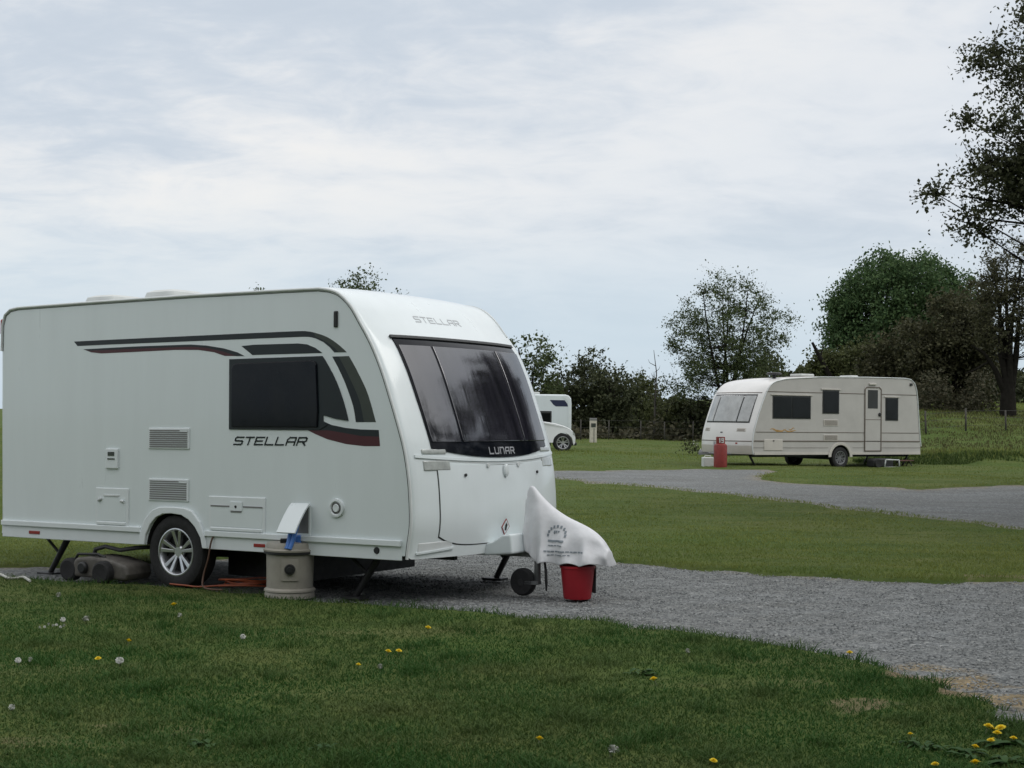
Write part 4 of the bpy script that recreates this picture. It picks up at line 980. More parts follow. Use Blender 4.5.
k = MB().lathe([(.03, -.04), (.12, -.05), (.14, 0), (.12, .05), (.03, .04)], (-.30, -.19, .14), 'y', 22).build('wheel', M['rubber'], wr)
hh = MB()
for p_, q_ in (((-.08, .03), (-.04, .25)), ((-.04, .25), (.48, .24)), ((.48, .24), (.50, .03)), ((.5, .03), (-.08, .03))): hh.tube([(p_[0], -.24, p_[1]), (q_[0], -.24, q_[1])], .022, 6)
hh.build('handle_frame', M['lens'], wr)
ax, ay = fworld(-2.35, .1); az = float(H(ax, ay))
st = thing('folding_step', (ax, ay, az), 'dark red folding step lying under the rear of the cream caravan', 'step', (0, 0, R(30)))
MB().box(-.28, .28, -.16, .16, .19, .22).build('tread', M['rust'], st, bevel=.006)
for xx in (-.24, .24): MB().tube([(xx, -.15, .0), (xx, .0, .2)], .014, 6).tube([(xx, .15, .0), (xx, 0, .2)], .014, 6).build('leg', M['darksteel'], st)

# ================================================================== white caravan and white car half hidden behind
D3 = 57.0; rx = across(571.5, D3); z3 = float(H(rx, D3))
cv = thing('touring_caravan', (rx, D3, z3), 'white caravan with a navy corner flash, parked behind the white car', 'caravan')
top = up(560, 394.5, D3) - z3
bod = MB(); prof = [(-5.4, .45), (-5.55, 1.0), (-5.35, 2.0), (-4.9, top - .08), (-4.5, top), (-.25, top), (-.10, top - .05), (-.02, top - .16), (0, top - .35), (0, .45)]
bod.prism(prof, 0, 2.2).build('body', M['white'], cv, bevel=.06, seg=3)
MB().prism([(-.30, top - .02), (-.12, top - .06), (-.03, top - .20), (-.02, .5), (-.14, .5), (-.14, top - .28), (-.34, top - .10)], -.012, .02).build('corner_moulding', M['trim'], cv, bevel=.004)
MB().prism([(-.86, top - .22), (-.28, top - .22), (-.17, top - .36), (-.14, top - .47), (-.62, top - .47), (-.72, top - .40)], -.004, .01).build('navy_flash', M['navy'], cv)
wv = MB().box(-2.2, -.78, -.014, .01, .95, up(550, 411, D3) - z3).build('side_window', M['seal'], cv, bevel=.02); MB().box(-2.15, -.83, -.022, -.008, 1.0, up(550, 411.8, D3) - z3 - .05).build('pane', M['dark_window'], wv, bevel=.015)
MB().box(-1.75, -1.25, .5, 1.0, top, top + .10).build('roof_light', M['pale'], cv, bevel=.03)
for yy, f in ((.1, -1), (2.1, 1)): make_wheel('wheel', cv, (-2.8, yy, .32), R_=.32, rim=.2, w=.18, face=f)
MB().tube([(-5.4, 1.1, .45), (-6.6, 1.1, .45)], .05, 8).build('drawbar', M['steel'], cv)
for xx in (-.3, -4.6):
    for yy in (.3, 1.9): MB().tube([(xx, yy, .5), (xx, yy, 0)], .03, 6).build('corner_steady', M['darksteel'], cv)

D4 = 54.4; wx4 = across(563.2, D4 - .8); z4 = float(H(wx4, D4))
car = thing('car', (wx4, D4, z4), 'white car with alloy wheels, its bonnet showing past the near caravan', 'car')
# side outline from nose (right) over bonnet and roof to the tail
out = [(.40, .24), (.46, .34), (.465, .52), (.43, .66), (.36, .77), (.22, .88), (0, .97), (-.3, 1.05), (-.62, 1.10), (-1.0, 1.14), (-1.5, 1.54), (-1.8, 1.62), (-2.7, 1.64), (-3.3, 1.55), (-3.62, 1.15), (-3.68, .95), (-3.68, .35), (-3.6, .24)]
wb_ = 2.55
arch = lambda c_: [(c_ - .37 * math.cos(a), .33 + .37 * math.sin(a)) for a in np.linspace(math.pi, 0, 13)][::-1]
low_ = []
for c_ in (-wb_, 0):
    low_ += [(c_ - .37 * math.cos(a), max(.23, .34 + .39 * math.sin(a))) for a in np.linspace(0, math.pi, 13)]
loop = out + low_
cb = MB(); n = len(loop)
ysec = [(-.86, .86), (-.80, 1.0), (.80, 1.0), (.86, .86)]
rows = []
for yy, k in ((-.90, 0), (-.87, 1), (.87, 1), (.90, 0)):
    row = []
    for (a, b) in loop:
        inn = .0 if k else .02
        yk = yy * (1 - .16 * float(sstep(1.1, 1.6, b)))
        yk = yk * (1 - .16 * float(sstep(.15, .47, a)) - .08 * float(sstep(-3.2, -3.6, a)))
        row.append((a * (1 if k else .994), yk, b - (inn if b > .6 else 0)))
    rows.append(row)
cb.grid(rows, closed=True); cb.add(rows[0], [list(range(n))]); cb.add(rows[-1], [list(range(n))])
cb.build('body', M['car_white'], car, sharp=40)
for sg in (-1, 1):
    y_ = sg * .885
    def sw_y(b): return sg * (.90 * (1 - .16 * float(sstep(1.1, 1.6, b))) + .006)
    g1 = [(-1.12, 1.16), (-1.54, 1.48), (-2.1, 1.54), (-2.1, 1.16)]; g2 = [(-2.18, 1.16), (-2.18, 1.54), (-2.9, 1.50), (-3.3, 1.16)]
    gm = MB()
    for gg in (g1, g2): gm.add([(a, sw_y(b), b) for a, b in gg] + [(a, sw_y(b) - sg * .03, b) for a, b in gg], [(0, 1, 2, 3), (4, 7, 6, 5), (0, 4, 5, 1), (1, 5, 6, 2), (2, 6, 7, 3), (3, 7, 4, 0)])
    gm.build('side_window', M['dark_window'], car)
    MB().box(-1.25, -1.12, y_ + sg * .0 - .10 * (sg < 0), y_ + .10 * (sg > 0), 1.12, 1.25).build('wing_mirror', M['black'], car, bevel=.02)
    MB().prism([(.26, .68), (.40, .62), (.445, .66), (.37, .76), (.24, .80)], sg * .80, sg * .70).build('headlight', M['lens'], car)
    MB().box(-2.1, -.45, y_ - .012, y_ + .012, .24, .34).build('sill', M['black'], car)
    for xx in (0, -wb_): make_wheel('wheel', car, (xx, sg * .80, .34), R_=.34, rim=.235, w=.2, face=sg, spokes=5)
MB().add([(-1.04, -.72, 1.16), (-1.04, .72, 1.16), (-1.48, .66, 1.51), (-1.48, -.66, 1.51), (-1.02, -.72, 1.18), (-1.02, .72, 1.18), (-1.46, .66, 1.53), (-1.46, -.66, 1.53)], [(0, 1, 2, 3), (7, 6, 5, 4), (0, 4, 5, 1), (1, 5, 6, 2), (2, 6, 7, 3), (3, 7, 4, 0)]).build('windscreen', M['dark_window'], car)
MB().box(.30, .52, -.70, .70, .24, .36).build('bumper', M['black'], car, bevel=.04)

# ================================================================== hook-up bollard and fences
px_, py_, pz_ = ground_at(593, 443.3)
bo = thing('bollard', (px_, py_, pz_), 'pale wooden service bollard standing alone on the grass', 'bollard')
sc_ = py_ / 1450
MB().box(-.17, .17, -.15, .15, 0, 24.6 * sc_).build('post', M['postwhite'], bo, bevel=.02)
MB().box(-.175, .175, -.155, .155, 22.5 * sc_, 25.2 * sc_).build('cap', M['grille'], bo, bevel=.02)
MB().box(-.11, .12, -.165, -.14, 16 * sc_, 20 * sc_).build('socket_panel', M['decal_grey'], bo, bevel=.01)
MB().box(.02, .05, -.157, -.14, 1 * sc_, 15 * sc_).build('seam', M['wood'], bo)
def fence(posts, h, label, name='fence'):
    x0, y0 = posts[0]; root = thing(name, (x0, y0, float(H(x0, y0))), label, 'fence')
    z0 = float(H(x0, y0))
    for (a, b) in posts:
        zz = float(H(a, b)) - z0; hh = h * random.uniform(.92, 1.08); t = random.uniform(-.03, .03)
        MB().tube([(a - x0, b - y0, zz - .05), (a - x0 + t, b - y0, zz + hh)], [.036, .032], 8).build('post', M['wood'], root)
    for q in (.3, .62, .93):
        MB().tube([(a - x0, b - y0, float(H(a, b)) - z0 + h * q) for a, b in posts], .005, 5).build('wire', M['wire'], root)
    return root
DF = 78
fence([(across(p, DF + (p - 570) * .01), DF + (p - 570) * .01) for p in (522, 553, 581, 609, 641, 665, 693, 722, 755)], 1.15, 'post and wire fence in front of the hedge left of the cream caravan')
DG = 50.5
fence([(across(p, DG + (p - 900) * .004), DG + (p - 900) * .004) for p in (885, 926, 966, 1006, 1046, 1090)], .8, 'post and wire fence along the grass bank right of the cream caravan')

# ================================================================== trees
def leaf_faces(C, size, flat=0):
    n = len(C); d = RNG.normal(size=(n, 3)); d /= np.linalg.norm(d, axis=1)[:, None]
    e = RNG.normal(size=(n, 3)); e -= (e * d).sum(1)[:, None] * d; e /= np.linalg.norm(e, axis=1)[:, None]
    s1 = (size * RNG.uniform(.6, 1.3, n))[:, None]; s2 = s1 * RNG.uniform(.45, .75, n)[:, None]
    V = np.stack([C - d * s1 * .5, C + e * s2 * .5, C + d * s1 * .5, C - e * s2 * .5], 1).reshape(-1, 3)
    return V, np.arange(4 * n).reshape(n, 4)
def tree(loc, h, crown, label, leaf, bark, name='tree', nclump=60, clump_r=.7, per=90, size=.14, trunk_r=.16, stems=1, trunk_top=.75, twigs=3, spread=.25, limb=.45, group=None, shell=.55, seed=1, extra=None, cat='tree', sink=.1):
    """crown: list of (dx, dy, z, rx, ry, rz) ellipsoids above the foot of the tree"""
    global RNG
    keep = RNG; RNG = np.random.default_rng(seed); rnd = random.Random(seed)
    root = thing(name, loc, label, cat, group=group)
    tb = MB(); tops = []
    for k in range(stems):
        a = rnd.uniform(0, 6.28); lean = spread * h * (0 if stems == 1 else rnd.uniform(.4, 1)); bx = rnd.uniform(-.25, .25) * (stems > 1) * spread * 4
        pts = []; rs = []
        for i in range(9):
            t = i / 8; pts.append((bx + math.cos(a) * lean * t ** 1.3 + .05 * h * .3 * math.sin(t * 5 + k), math.sin(a) * lean * t ** 1.3 + .02 * h * math.sin(t * 4 + 2 * k), -sink + (h * trunk_top + sink) * t)); rs.append(trunk_r * (1.25 if i == 0 else 1) * (1 - .82 * t))
        tb.tube(pts, rs, 9); tops.append((pts, rs))
    vol = np.array([c[3] * c[4] * c[5] for c in crown]); vol = vol ** .8 / (vol ** .8).sum(); Cl = []
    for c, f in zip(crown, vol):
        m_ = max(2, int(round(nclump * f))); d = RNG.normal(size=(m_, 3)); d /= np.linalg.norm(d, axis=1)[:, None]
        r_ = RNG.uniform(shell ** 3, 1, m_) ** (1 / 3)
        Cl.append(np.array(c[:3]) + d * r_[:, None] * np.array(c[3:6]))
    Cl = np.concatenate(Cl)
    allc = []
    for ctr in Cl:
        P, rs = tops[rnd.randrange(stems)]
        best = min(range(1, 9), key=lambda i: abs(P[i][2] - (ctr[2] - .35 * np.hypot(ctr[0] - P[i][0], ctr[1] - P[i][1])))); p0 = np.array(P[best]); r0 = max(.012, rs[best] * limb)
        mid = (p0 + ctr) / 2 + np.array([0, 0, -.06 * np.linalg.norm(ctr - p0)]) + RNG.normal(size=3) * .05 * np.linalg.norm(ctr - p0)
        tb.tube([p0, (p0 * .6 + mid * .4), mid, ctr], [r0, r0 * .75, r0 * .5, r0 * .22], 5, cap=False)
        cr = clump_r * rnd.uniform(.6, 1.35)
        for j in range(twigs):
            d = RNG.normal(size=3); d[2] = d[2] * .7 + .35; d /= np.linalg.norm(d); e = ctr + d * cr * rnd.uniform(.8, 1.5)
            tb.tube([ctr, (ctr + e) / 2 + RNG.normal(size=3) * .06 * cr, e], [r0 * .25, r0 * .18, max(.004, r0 * .07)], 4, cap=False)
            m_ = int(per * .35 / max(1, twigs) * rnd.uniform(.5, 1.4)); t = RNG.random(m_)[:, None]
            allc.append(ctr + (e - ctr) * t + RNG.normal(size=(m_, 3)) * .10 * cr)
        m_ = int(per * .65 * rnd.uniform(.6, 1.3)); d = RNG.normal(size=(m_, 3)) * cr * np.array([.52, .52, .40]); allc.append(ctr + d)
    if extra: extra(tb)
    tb.build('trunk', bark, root, sharp=80)
    V, Fc = leaf_faces(np.concatenate(allc), size); fast_mesh('crown', V, Fc, leaf, parent=root)
    RNG = keep
    return root

LF = dict(
    spring=foliage('spring_leaf', (.042, .062, .025), (.115, .145, .060), tr=.35),
    dense=foliage('dense_leaf', (.040, .080, .033), (.10, .155, .060), tr=.3),
    olive=foliage('olive_leaf', (.045, .057, .022), (.10, .112, .042), tr=.3),
    thorn=foliage('thorn_leaf', (.040, .043, .023), (.095, .093, .048), tr=.25),
    hedge=foliage('hedge_leaf', (.034, .044, .022), (.088, .098, .048), tr=.25),
    near=foliage('near_leaf', (.038, .045, .025), (.100, .108, .056), tr=.35),
    brown=foliage('brown_twig', (.040, .044, .024), (.105, .095, .058), tr=.15),
)
def put(px, y): x_ = across(px, y); return (x_, y, float(H(x_, y)))
def hgt(py, y, px=512): return up(px, py, y) - float(H(across(px, y), y))
# airy tree left of the cream caravan
Y = 80; h = hgt(270, Y, 725)
tree(put(727, Y), h, [(0, 0, h * .60, 3.2, 2.6, h * .33), (-.4, 0, h * .34, 3.5, 2.6, h * .20), (1.6, 0, h * .60, 2.2, 2, h * .24), (-2.0, 0, h * .55, 1.8, 1.5, h * .22), (-.2, 0, h * .86, 1.5, 1.2, h * .13)], 'tall airy tree with feathery branches left of the cream caravan', LF['spring'], M['bark'], nclump=270, clump_r=.58, per=100, size=.125, limb=.3, trunk_r=.12, stems=5, trunk_top=.86, twigs=5, spread=.22, shell=.35, seed=3)
# trees above the roof of the near caravan
Y = 62; h = hgt(266, Y, 360)
tree(put(362, Y), h, [(0, 0, h * .84, 1.25, 1.3, h * .13), (-.7, 0, h * .76, 1.0, 1, .8), (.9, 0, h * .76, .9, 1, .7), (.1, 0, h * .72, 1.6, 1.2, 1.0)], 'tree whose leafy top shows above the near caravan roof', LF['spring'], M['bark'], nclump=110, clump_r=.42, per=80, size=.115, trunk_r=.15, stems=3, spread=.05, limb=.25, trunk_top=.8, twigs=5, shell=.25, seed=5)
Y = 66; h = hgt(279, Y, 257)
tree(put(257, Y), h, [(0, 0, h * .88, .35, .5, h * .1), (-.3, 0, h * .7, .7, .7, h * .15)], 'thin sapling whose tip just clears the near caravan roof', LF['spring'], M['bark'], nclump=14, clump_r=.3, per=60, size=.12, trunk_r=.07, trunk_top=.95, seed=6)
# hedgerow trees behind the fence
Y = 88
def hedge_tree(px, top, rad, label, leaf, seed, y=Y, n=60, per=110, cr=.75, st=3, tw=4, shell=.3, size=.2):
    h = hgt(top, y, px); return tree(put(px, y), h, [(0, 0, h * .60, rad, rad * .8, h * .36), (0, 0, h * .3, rad * 1.15, rad * .9, h * .26)], label, leaf, M['bark'], nclump=n, clump_r=cr, per=per, size=size, trunk_r=.12, stems=st, trunk_top=.8, twigs=tw, spread=.16, shell=shell, seed=seed)
hedge_tree(530, 326, 1.9, 'open-crowned tree just right of the near caravan front', LF['spring'], 11, y=84, n=70, per=75, cr=.6, tw=5)
hedge_tree(583, 350, 2.3, 'dense dark bush tree behind the bollard', LF['hedge'], 12, n=85, per=150)
hedge_tree(610, 368, 1.6, 'low dark shrub right of the dense bush tree', LF['hedge'], 13, y=86, n=45, per=120)
hedge_tree(638, 372, 1.7, 'lighter leafy shrub in the gap of the hedgerow', LF['olive'], 14, y=90, n=48, per=80, cr=.6)
hedge_tree(668, 392, 1.5, 'low thin shrub at the foot of the airy tree', LF['olive'], 15, y=83, n=36, per=80, cr=.55)
hedge_tree(694, 402, 1.6, 'dark low shrub behind the hitch of the cream caravan', LF['hedge'], 16, y=82, n=40, per=120)
hedge_tree(496, 352, 1.9, 'dark bush tree mostly behind the near caravan front', LF['hedge'], 17, y=87, n=55, per=130)
hedge_tree(762, 398, 1.6, 'dark shrub behind the nose of the cream caravan', LF['hedge'], 18, y=84, n=40, per=110)
hedge_tree(800, 396, 1.8, 'brownish bush over the roof of the cream caravan', LF['thorn'], 19, y=76, n=40, per=90)
# bare young tree
def bare_tree(px, top, y, label, seed):
    rnd = random.Random(seed); h = hgt(top, y, px); root = thing('bare_tree', put(px, y), label, 'tree'); tb = MB()
    tb.tube([(0, 0, -.1), (.05, 0, h * .4), (.12, 0, h * .75), (-.05, 0, h)], [.07, .05, .03, .012], 7)
    br = MB()
    for k in range(11):
        z0 = h * rnd.uniform(.35, .92); a = rnd.uniform(0, 6.28); l = rnd.uniform(.4, 1.1) * (1.15 - z0 / h)
        p = [(0.05, 0, z0), (math.cos(a) * l, math.sin(a) * l, z0 + l * .6), (math.cos(a) * l * 1.3, math.sin(a) * l * 1.3, z0 + l * 1.3)]
        br.tube(p, [.022, .015, .006], 5)
    tb.build('trunk', M['greybark'], root); br.build('branches', M['greybark'], root)
bare_tree(654, 350, 81, 'bare thin grey sapling left of the airy tree', 3)
# undergrowth below the hedge
n = 9000; Xh = across(500, 80) + RNG.random(n) * (across(800, 80) - across(500, 80)); Yh = 79.5 + RNG.random(n) * 4
hh = RNG.uniform(.15, 1.5, n) * (.62 + .38 * np.sin(Xh * 1.3) * np.sin(Xh * .47 + 1) + .2 * np.sin(Xh * 4.1)); Ch = np.stack([Xh, Yh, H(Xh, Yh) + hh * RNG.random(n)], 1)
V, Fc = leaf_faces(Ch, .24); tag(fast_mesh('undergrowth', V, Fc, LF['brown']), 'tangled brown undergrowth along the foot of the far hedge', 'undergrowth', kind='stuff')
n = 5000; Yh = 56.5 + RNG.random(n) * 3; Xh = across(905, 58) + RNG.random(n) * (across(990, 58) - across(905, 58))
Ch = np.stack([Xh, Yh, H(Xh, Yh) + (1.1 + .6 * np.sin(Xh * 3.1)) * RNG.random(n) ** 1.2], 1); V, Fc = leaf_faces(Ch, .15); tag(fast_mesh('undergrowth', V, Fc, LF['brown']), 'low twiggy undergrowth around the feet of the dark thorn trees', 'undergrowth', kind='stuff')
n = 32000; Xh = -28 + RNG.random(n) * 62; Yh = 92 + RNG.random(n) * 5
hh = (2.6 + .7 * np.sin(Xh * .9) + .5 * np.sin(Xh * 2.3 + 1)); Ch = np.stack([Xh, Yh, H(Xh, Yh) + hh * RNG.random(n) ** .8], 1)
V, Fc = leaf_faces(Ch, .34); tag(fast_mesh('hedgerow', V, Fc, LF['hedge']), 'continuous dark hedge running behind the separate shrubs', 'hedge', kind='stuff')
# broad green dome behind the cream caravan
Y = 100; h = hgt(246, Y, 900)
tree(put(903, Y), h, [(-.5, 0, h * .66, 4.1, 4, h * .31), (0.9, 0, h * .62, 4.0, 4, h * .32), (-.2, 0, h * .56, 4.9, 4, h * .30), (-1.6, 0, h * .5, 4.0, 4, h * .24), (1.9, 0, h * .52, 3.7, 4, h * .25), (-2.8, -.5, h * .30, 3.4, 3.5, h * .2), (0, 0, h * .3, 4.6, 4, h * .2)], 'large dome-shaped green tree rising behind the cream caravan', LF['dense'], M['bark'], nclump=640, clump_r=.76, per=230, size=.22, trunk_r=.35, trunk_top=.7, twigs=0, shell=.72, seed=21)
Y = 66; h = hgt(344, Y, 850)
def snag(tb):
    a = across(812, 66) - across(850, 66); tb.tube([(a * .6, -1, h * .45), (a * .92, -1, h * .78), (a * 1.13, -1, h * 1.0)], [.12, .10, .06], 7); tb.tube([(a * .92, -1, h * .78), (a * .82, -1, h * .98)], [.04, .015], 5)
tree(put(850, Y), h, [(0, 0, h * .66, 1.75, 1.5, h * .30), (-.9, 0, h * .5, 1.1, 1.2, h * .3), (.9, 0, h * .6, 1.3, 1.2, h * .34)], 'olive green bush tree with a dead snag above the cream caravan roof', LF['olive'], M['bark'], nclump=80, clump_r=.6, per=150, size=.17, trunk_r=.14, stems=3, seed=22, spread=.12, extra=snag, shell=.3)
Y = 60; h = hgt(284, Y, 950)
tree(put(958, Y), h, [(-.1, 0, h * .62, 1.35, 1.4, h * .33), (-1.2, 0, h * .46, 1.5, 1.4, h * .26), (.5, 0, h * .42, 1.0, 1.2, h * .26)], 'dark brownish thorn tree right behind the rear of the cream caravan', LF['thorn'], M['bark'], nclump=120, clump_r=.52, per=170, size=.15, trunk_r=.13, stems=4, seed=23, spread=.10, shell=.25, twigs=4)
Y = 62; h = hgt(322, Y, 905)
tree(put(908, Y), h, [(0, 0, h * .6, 1.7, 1.5, h * .34), (-.5, 0, h * .36, 1.9, 1.5, h * .24)], 'dark thorn tree standing behind the door of the cream caravan', LF['thorn'], M['bark'], nclump=110, clump_r=.55, per=165, size=.16, trunk_r=.13, stems=4, seed=24, spread=.12, shell=.25, twigs=4)
Y = 61; h = hgt(272, Y, 978)
tree(put(974, Y), h, [(-.1, 0, h * .68, .95, 1.0, h * .28), (.3, 0, h * .42, .8, 1.0, h * .2)], 'narrow dark thorn tree beside the thick-trunked tree', LF['thorn'], M['bark'], nclump=60, clump_r=.45, per=120, size=.14, trunk_r=.12, stems=3, seed=27, spread=.07, shell=.2, twigs=4)
# thick-trunked tree at the right edge
Y = 55; h = hgt(234, Y, 1015)
def forks(tb):
    tb.tube([(0, 0, -.1), (0, 0, .9), (-.05, 0, 1.5)], [.33, .27, .2], 9)
    tb.tube([(-.1, 0, .9), (-.5, 0, 1.8), (-.9, 0, 2.4), (-1.4, 0, 2.7)], [.16, .10, .06, .03], 8); tb.tube([(.1, 0, 1.0), (.3, 0, 2.4), (.45, .1, 3.8)], [.17, .12, .06], 8); tb.tube([(0, 0, 1.1), (-.25, .1, 2.4), (-.3, .1, 4.0)], [.16, .11, .05], 8)
    tb.tube([(-.7, 0, 2.1), (-1.3, .1, 1.75), (-1.6, .1, 1.65)], [.05, .035, .02], 6)
tree(put(1008, Y), h, [(.1, 0, h * .80, 1.2, 1.3, h * .17), (-.1, 0, h * .52, 1.2, 1.2, h * .20), (1.2, 0, h * .6, 1.2, 1.2, h * .3), (-.6, 0, h * .66, .8, .8, h * .14)], 'thick-trunked open tree on the bank at the right edge', LF['thorn'], M['bark'], nclump=230, clump_r=.36, per=62, size=.105, trunk_r=.15, stems=3, spread=.09, limb=.22, trunk_top=.85, twigs=6, shell=.3, seed=25, extra=forks)
Y = 150
for i, (px, top, rad) in enumerate([(945, 372, 4), (1010, 380, 4.5)]):
    h = hgt(top, Y, px); tree(put(px, Y), h, [(0, 0, h * .6, rad, rad, h * .42)], ['distant round tree in the far field between the thorn tree trunks', 'distant round tree in the far field behind the thick-trunked tree'][i], LF['dense'], M['bark'], nclump=60, clump_r=1.0, per=90, size=.45, trunk_r=.25, twigs=1, seed=40 + i)
# the near tree whose boughs reach into the top right corner
Y = 21.0; tx_ = 10.6; tz = float(H(tx_, Y))
def bough(tb):
    tb.tube([(-.2, 0, 3.6), (-1.6, -.1, 4.25), (-2.7, -.2, 4.38), (-3.5, -.2, 4.62), (-4.2, -.2, 4.72)], [.12, .07, .045, .025, .008], 8)
    tb.tube([(-2.4, -.2, 4.34), (-3.2, -.3, 4.30), (-4.1, -.2, 4.42)], [.03, .02, .006], 6); tb.tube([(-2.0, -.2, 4.3), (-2.7, -.2, 4.6), (-3.2, -.1, 5.0)], [.03, .018, .006], 6)
    for z_, e in ((5.0, -3.6), (6.1, -3.0), (7.2, -2.4)): tb.tube([(-.1, 0, z_ - 1.0), (e * .4, .1, z_ - .35), (e * .75, 0, z_ - .1), (e, 0, z_ + .15)], [.08, .045, .028, .008], 7)
nt_ = tree((tx_, Y, tz), 9.4, [(-3.75, 0, 4.95, .95, 1.0, .40), (-2.9, 0, 4.85, 1.5, 1.2, .5), (-3.1, 0, 5.6, 1.25, 1.2, .42), (-4.1, -.1, 4.4, .5, .5, .2), (-2.95, 0, 6.6, 1.15, 1.1, .42), (-2.3, 0, 7.6, .95, 1.1, .5), (-2.2, 0, 5.2, 1.6, 1.4, .6), (-.3, 0, 6.7, 2.9, 3.0, 2.4), (2.0, 0, 6.2, 3.0, 3.0, 2.5)], 'big dark tree whose leafy boughs reach into the top right corner', LF['near'], M['bark'], nclump=560, clump_r=.38, per=330, size=.064, trunk_r=.30, trunk_top=.85, twigs=6, shell=.2, limb=.16, seed=26, extra=bough)
# trees beyond the right edge, seen mirrored in the near caravan's front window
for i, (xx, yy, hh_, rr) in enumerate([(14.5, 16.5, 10.5, 3.4), (14.5, 24.5, 11, 3.6), (12.5, 10.0, 10, 3.2), (20, 30, 11, 3.5), (11.5, 4.5, 10, 3.0)]):
    tree((xx, yy, float(H(xx, yy))), hh_, [(0, 0, hh_ * .62, rr, rr, hh_ * .36), (0, 0, hh_ * .3, rr * .9, rr * .9, hh_ * .2)], ['tree mirrored at the middle of the black front window', 'tree mirrored at the right of the black front window', 'tree mirrored at the left of the black front window', 'far tree mirrored at the right of the black front window', 'tree mirrored in the left pane of the black front window'][i], LF['near'], M['bark'], nclump=110, clump_r=.75, per=110, size=.22, trunk_r=.25, twigs=2, seed=50 + i)

# the wood behind the viewpoint: it shades the lawn and the caravan's near side
n = 70000; Xh = RNG.uniform(-48, 30, n); Yh = RNG.uniform(-17, -9, n) - .004 * (Xh + 5) ** 2 * 0
hh = 8.6 + 1.8 * np.sin(Xh * .35) + 1.4 * np.sin(Xh * .83 + 1) + .8 * np.sin(Xh * 2.1)
C_ = np.stack([Xh, Yh, H(Xh, Yh) + hh * RNG.random(n) ** .8], 1); V, Fc = leaf_faces(C_, .62)
tag(fast_mesh('woodland', V, Fc, LF['hedge']), 'tall dark wood behind the viewpoint that shades the front lawn', 'wood', kind='stuff')

# ================================================================== dandelions and weeds
def dandelion(px, py, label, white=False, group=None, s=1.0, lift=.045, kind=0):
    a, b = at(px, py, lift=LAWN + lift * s); z = float(H(a, b)) + LAWN - .01
    key = 'w' if white else 'y%d' % kind
    if key not in PROTO:
        hgt_ = .06
        root = thing('dandelion', (0, 0, 0), 'x', 'flower'); ln = .012 * (kind - 1)
        MB().tube([(0, 0, 0), (ln * .5, 0, .03), (ln, 0, .052)], .003, 6).build('stem', M['stem'], root)
        f = MB()
        if white:
            for k in range(70):
                d = RNG.normal(size=3); d /= np.linalg.norm(d); e = np.cross(d, (0.3, .5, .8)); e /= np.linalg.norm(e); c = np.array([0, 0, .055]); p = c + d * .019
                f.add([c, p + e * .003, p - e * .003], [(0, 1, 2)])
            f.lathe([(0, .049), (.006, .055), (0, .061)], n=8); f.build('seed_head', M['seedhead'], root, recalc=False)
        else:
            for ring, (r_, zz, nn_) in enumerate([(.022, .002, 18), (.017, .006, 15), (.010, .010, 10), (.004, .012, 5)]):
                for k in range(nn_):
                    t = 2 * math.pi * (k + .5 * ring) / nn_; w_ = .0036; c, s_ = math.cos(t), math.sin(t)
                    f.add([(ln, 0, .052), (ln + c * r_ * .6 - s_ * w_, s_ * r_ * .6 + c * w_, .054 + zz), (ln + c * r_, s_ * r_, .052 + zz * 1.2), (ln + c * r_ * .6 + s_ * w_, s_ * r_ * .6 - c * w_, .054 + zz)], [(0, 1, 2, 3)])
            f.lathe([(.003, .044), (.008, .048), (.012, .054)], (ln, 0, 0), n=10); f.build('flower_head', M['petal'], root, recalc=False)
        PROTO[key] = root; o = root
    else:
        o = copy_tree(PROTO[key])
    o.location = (a, b, z); sc = s * 1.15; o.scale = (sc, sc, 1.0 if s > 1 else s); o.rotation_euler = (random.uniform(-.25, .1), random.uniform(-.25, .25), random.uniform(0, 6.28))
    o['label'] = label; o['category'] = 'flower'
    if group: o['group'] = group
    elif 'group' in o: del o['group']
    return o
PROTO = {}
for i, (a, b, s) in enumerate([(985, 725, 1.05), (1003, 725, 1.15), (999, 733, .95), (989.5, 739, .85), (992.5, 728, .7), (1011, 737, .8), (996, 738, .6)]):
    dandelion(a, b, 'yellow dandelion in the clump at the lower right corner of the lawn', group='dandelions in the lower right clump', s=s, kind=i % 3)
for i, (a, b, l, s) in enumerate([(974.5, 746, 'single yellow dandelion just left of the lower right clump', .8), (976.6, 762, 'yellow dandelion lowest in the right corner, below the clump', 1.0), (938, 762.6, 'yellow dandelion at the bottom edge among dark leaves', .8), (910.5, 733, 'small yellow dandelion beside the worn earth patch', .6),
        (850, 652, 'yellow dandelion at the gravel edge of the lawn', .9), (658, 678, 'lone yellow dandelion in the middle right of the lawn', 1.0), (538, 738, 'half-open yellow dandelion at the bottom middle of the lawn', .9), (712, 759, 'half-open yellow dandelion at the bottom edge, right of the seed head', .8), (428, 627, 'yellow dandelion on the lawn below the caravan hitch', 1.0),
        (176.6, 602, 'wide yellow dandelion on the lawn just below the caravan wheel', 1.3), (127, 640, 'bright yellow dandelion on the left of the lawn', .9), (100, 658, 'yellow dandelion beside a white seed head on the left lawn', .9), (385, 650, 'yellow dandelion at the left of the pair below the caravan', .9), (398, 650, 'yellow dandelion at the right of the pair below the caravan', .9), (359, 664, 'small yellow dandelion below the pair on the lawn', .7)]):
    dandelion(a, b, l, s=s, kind=i % 3)
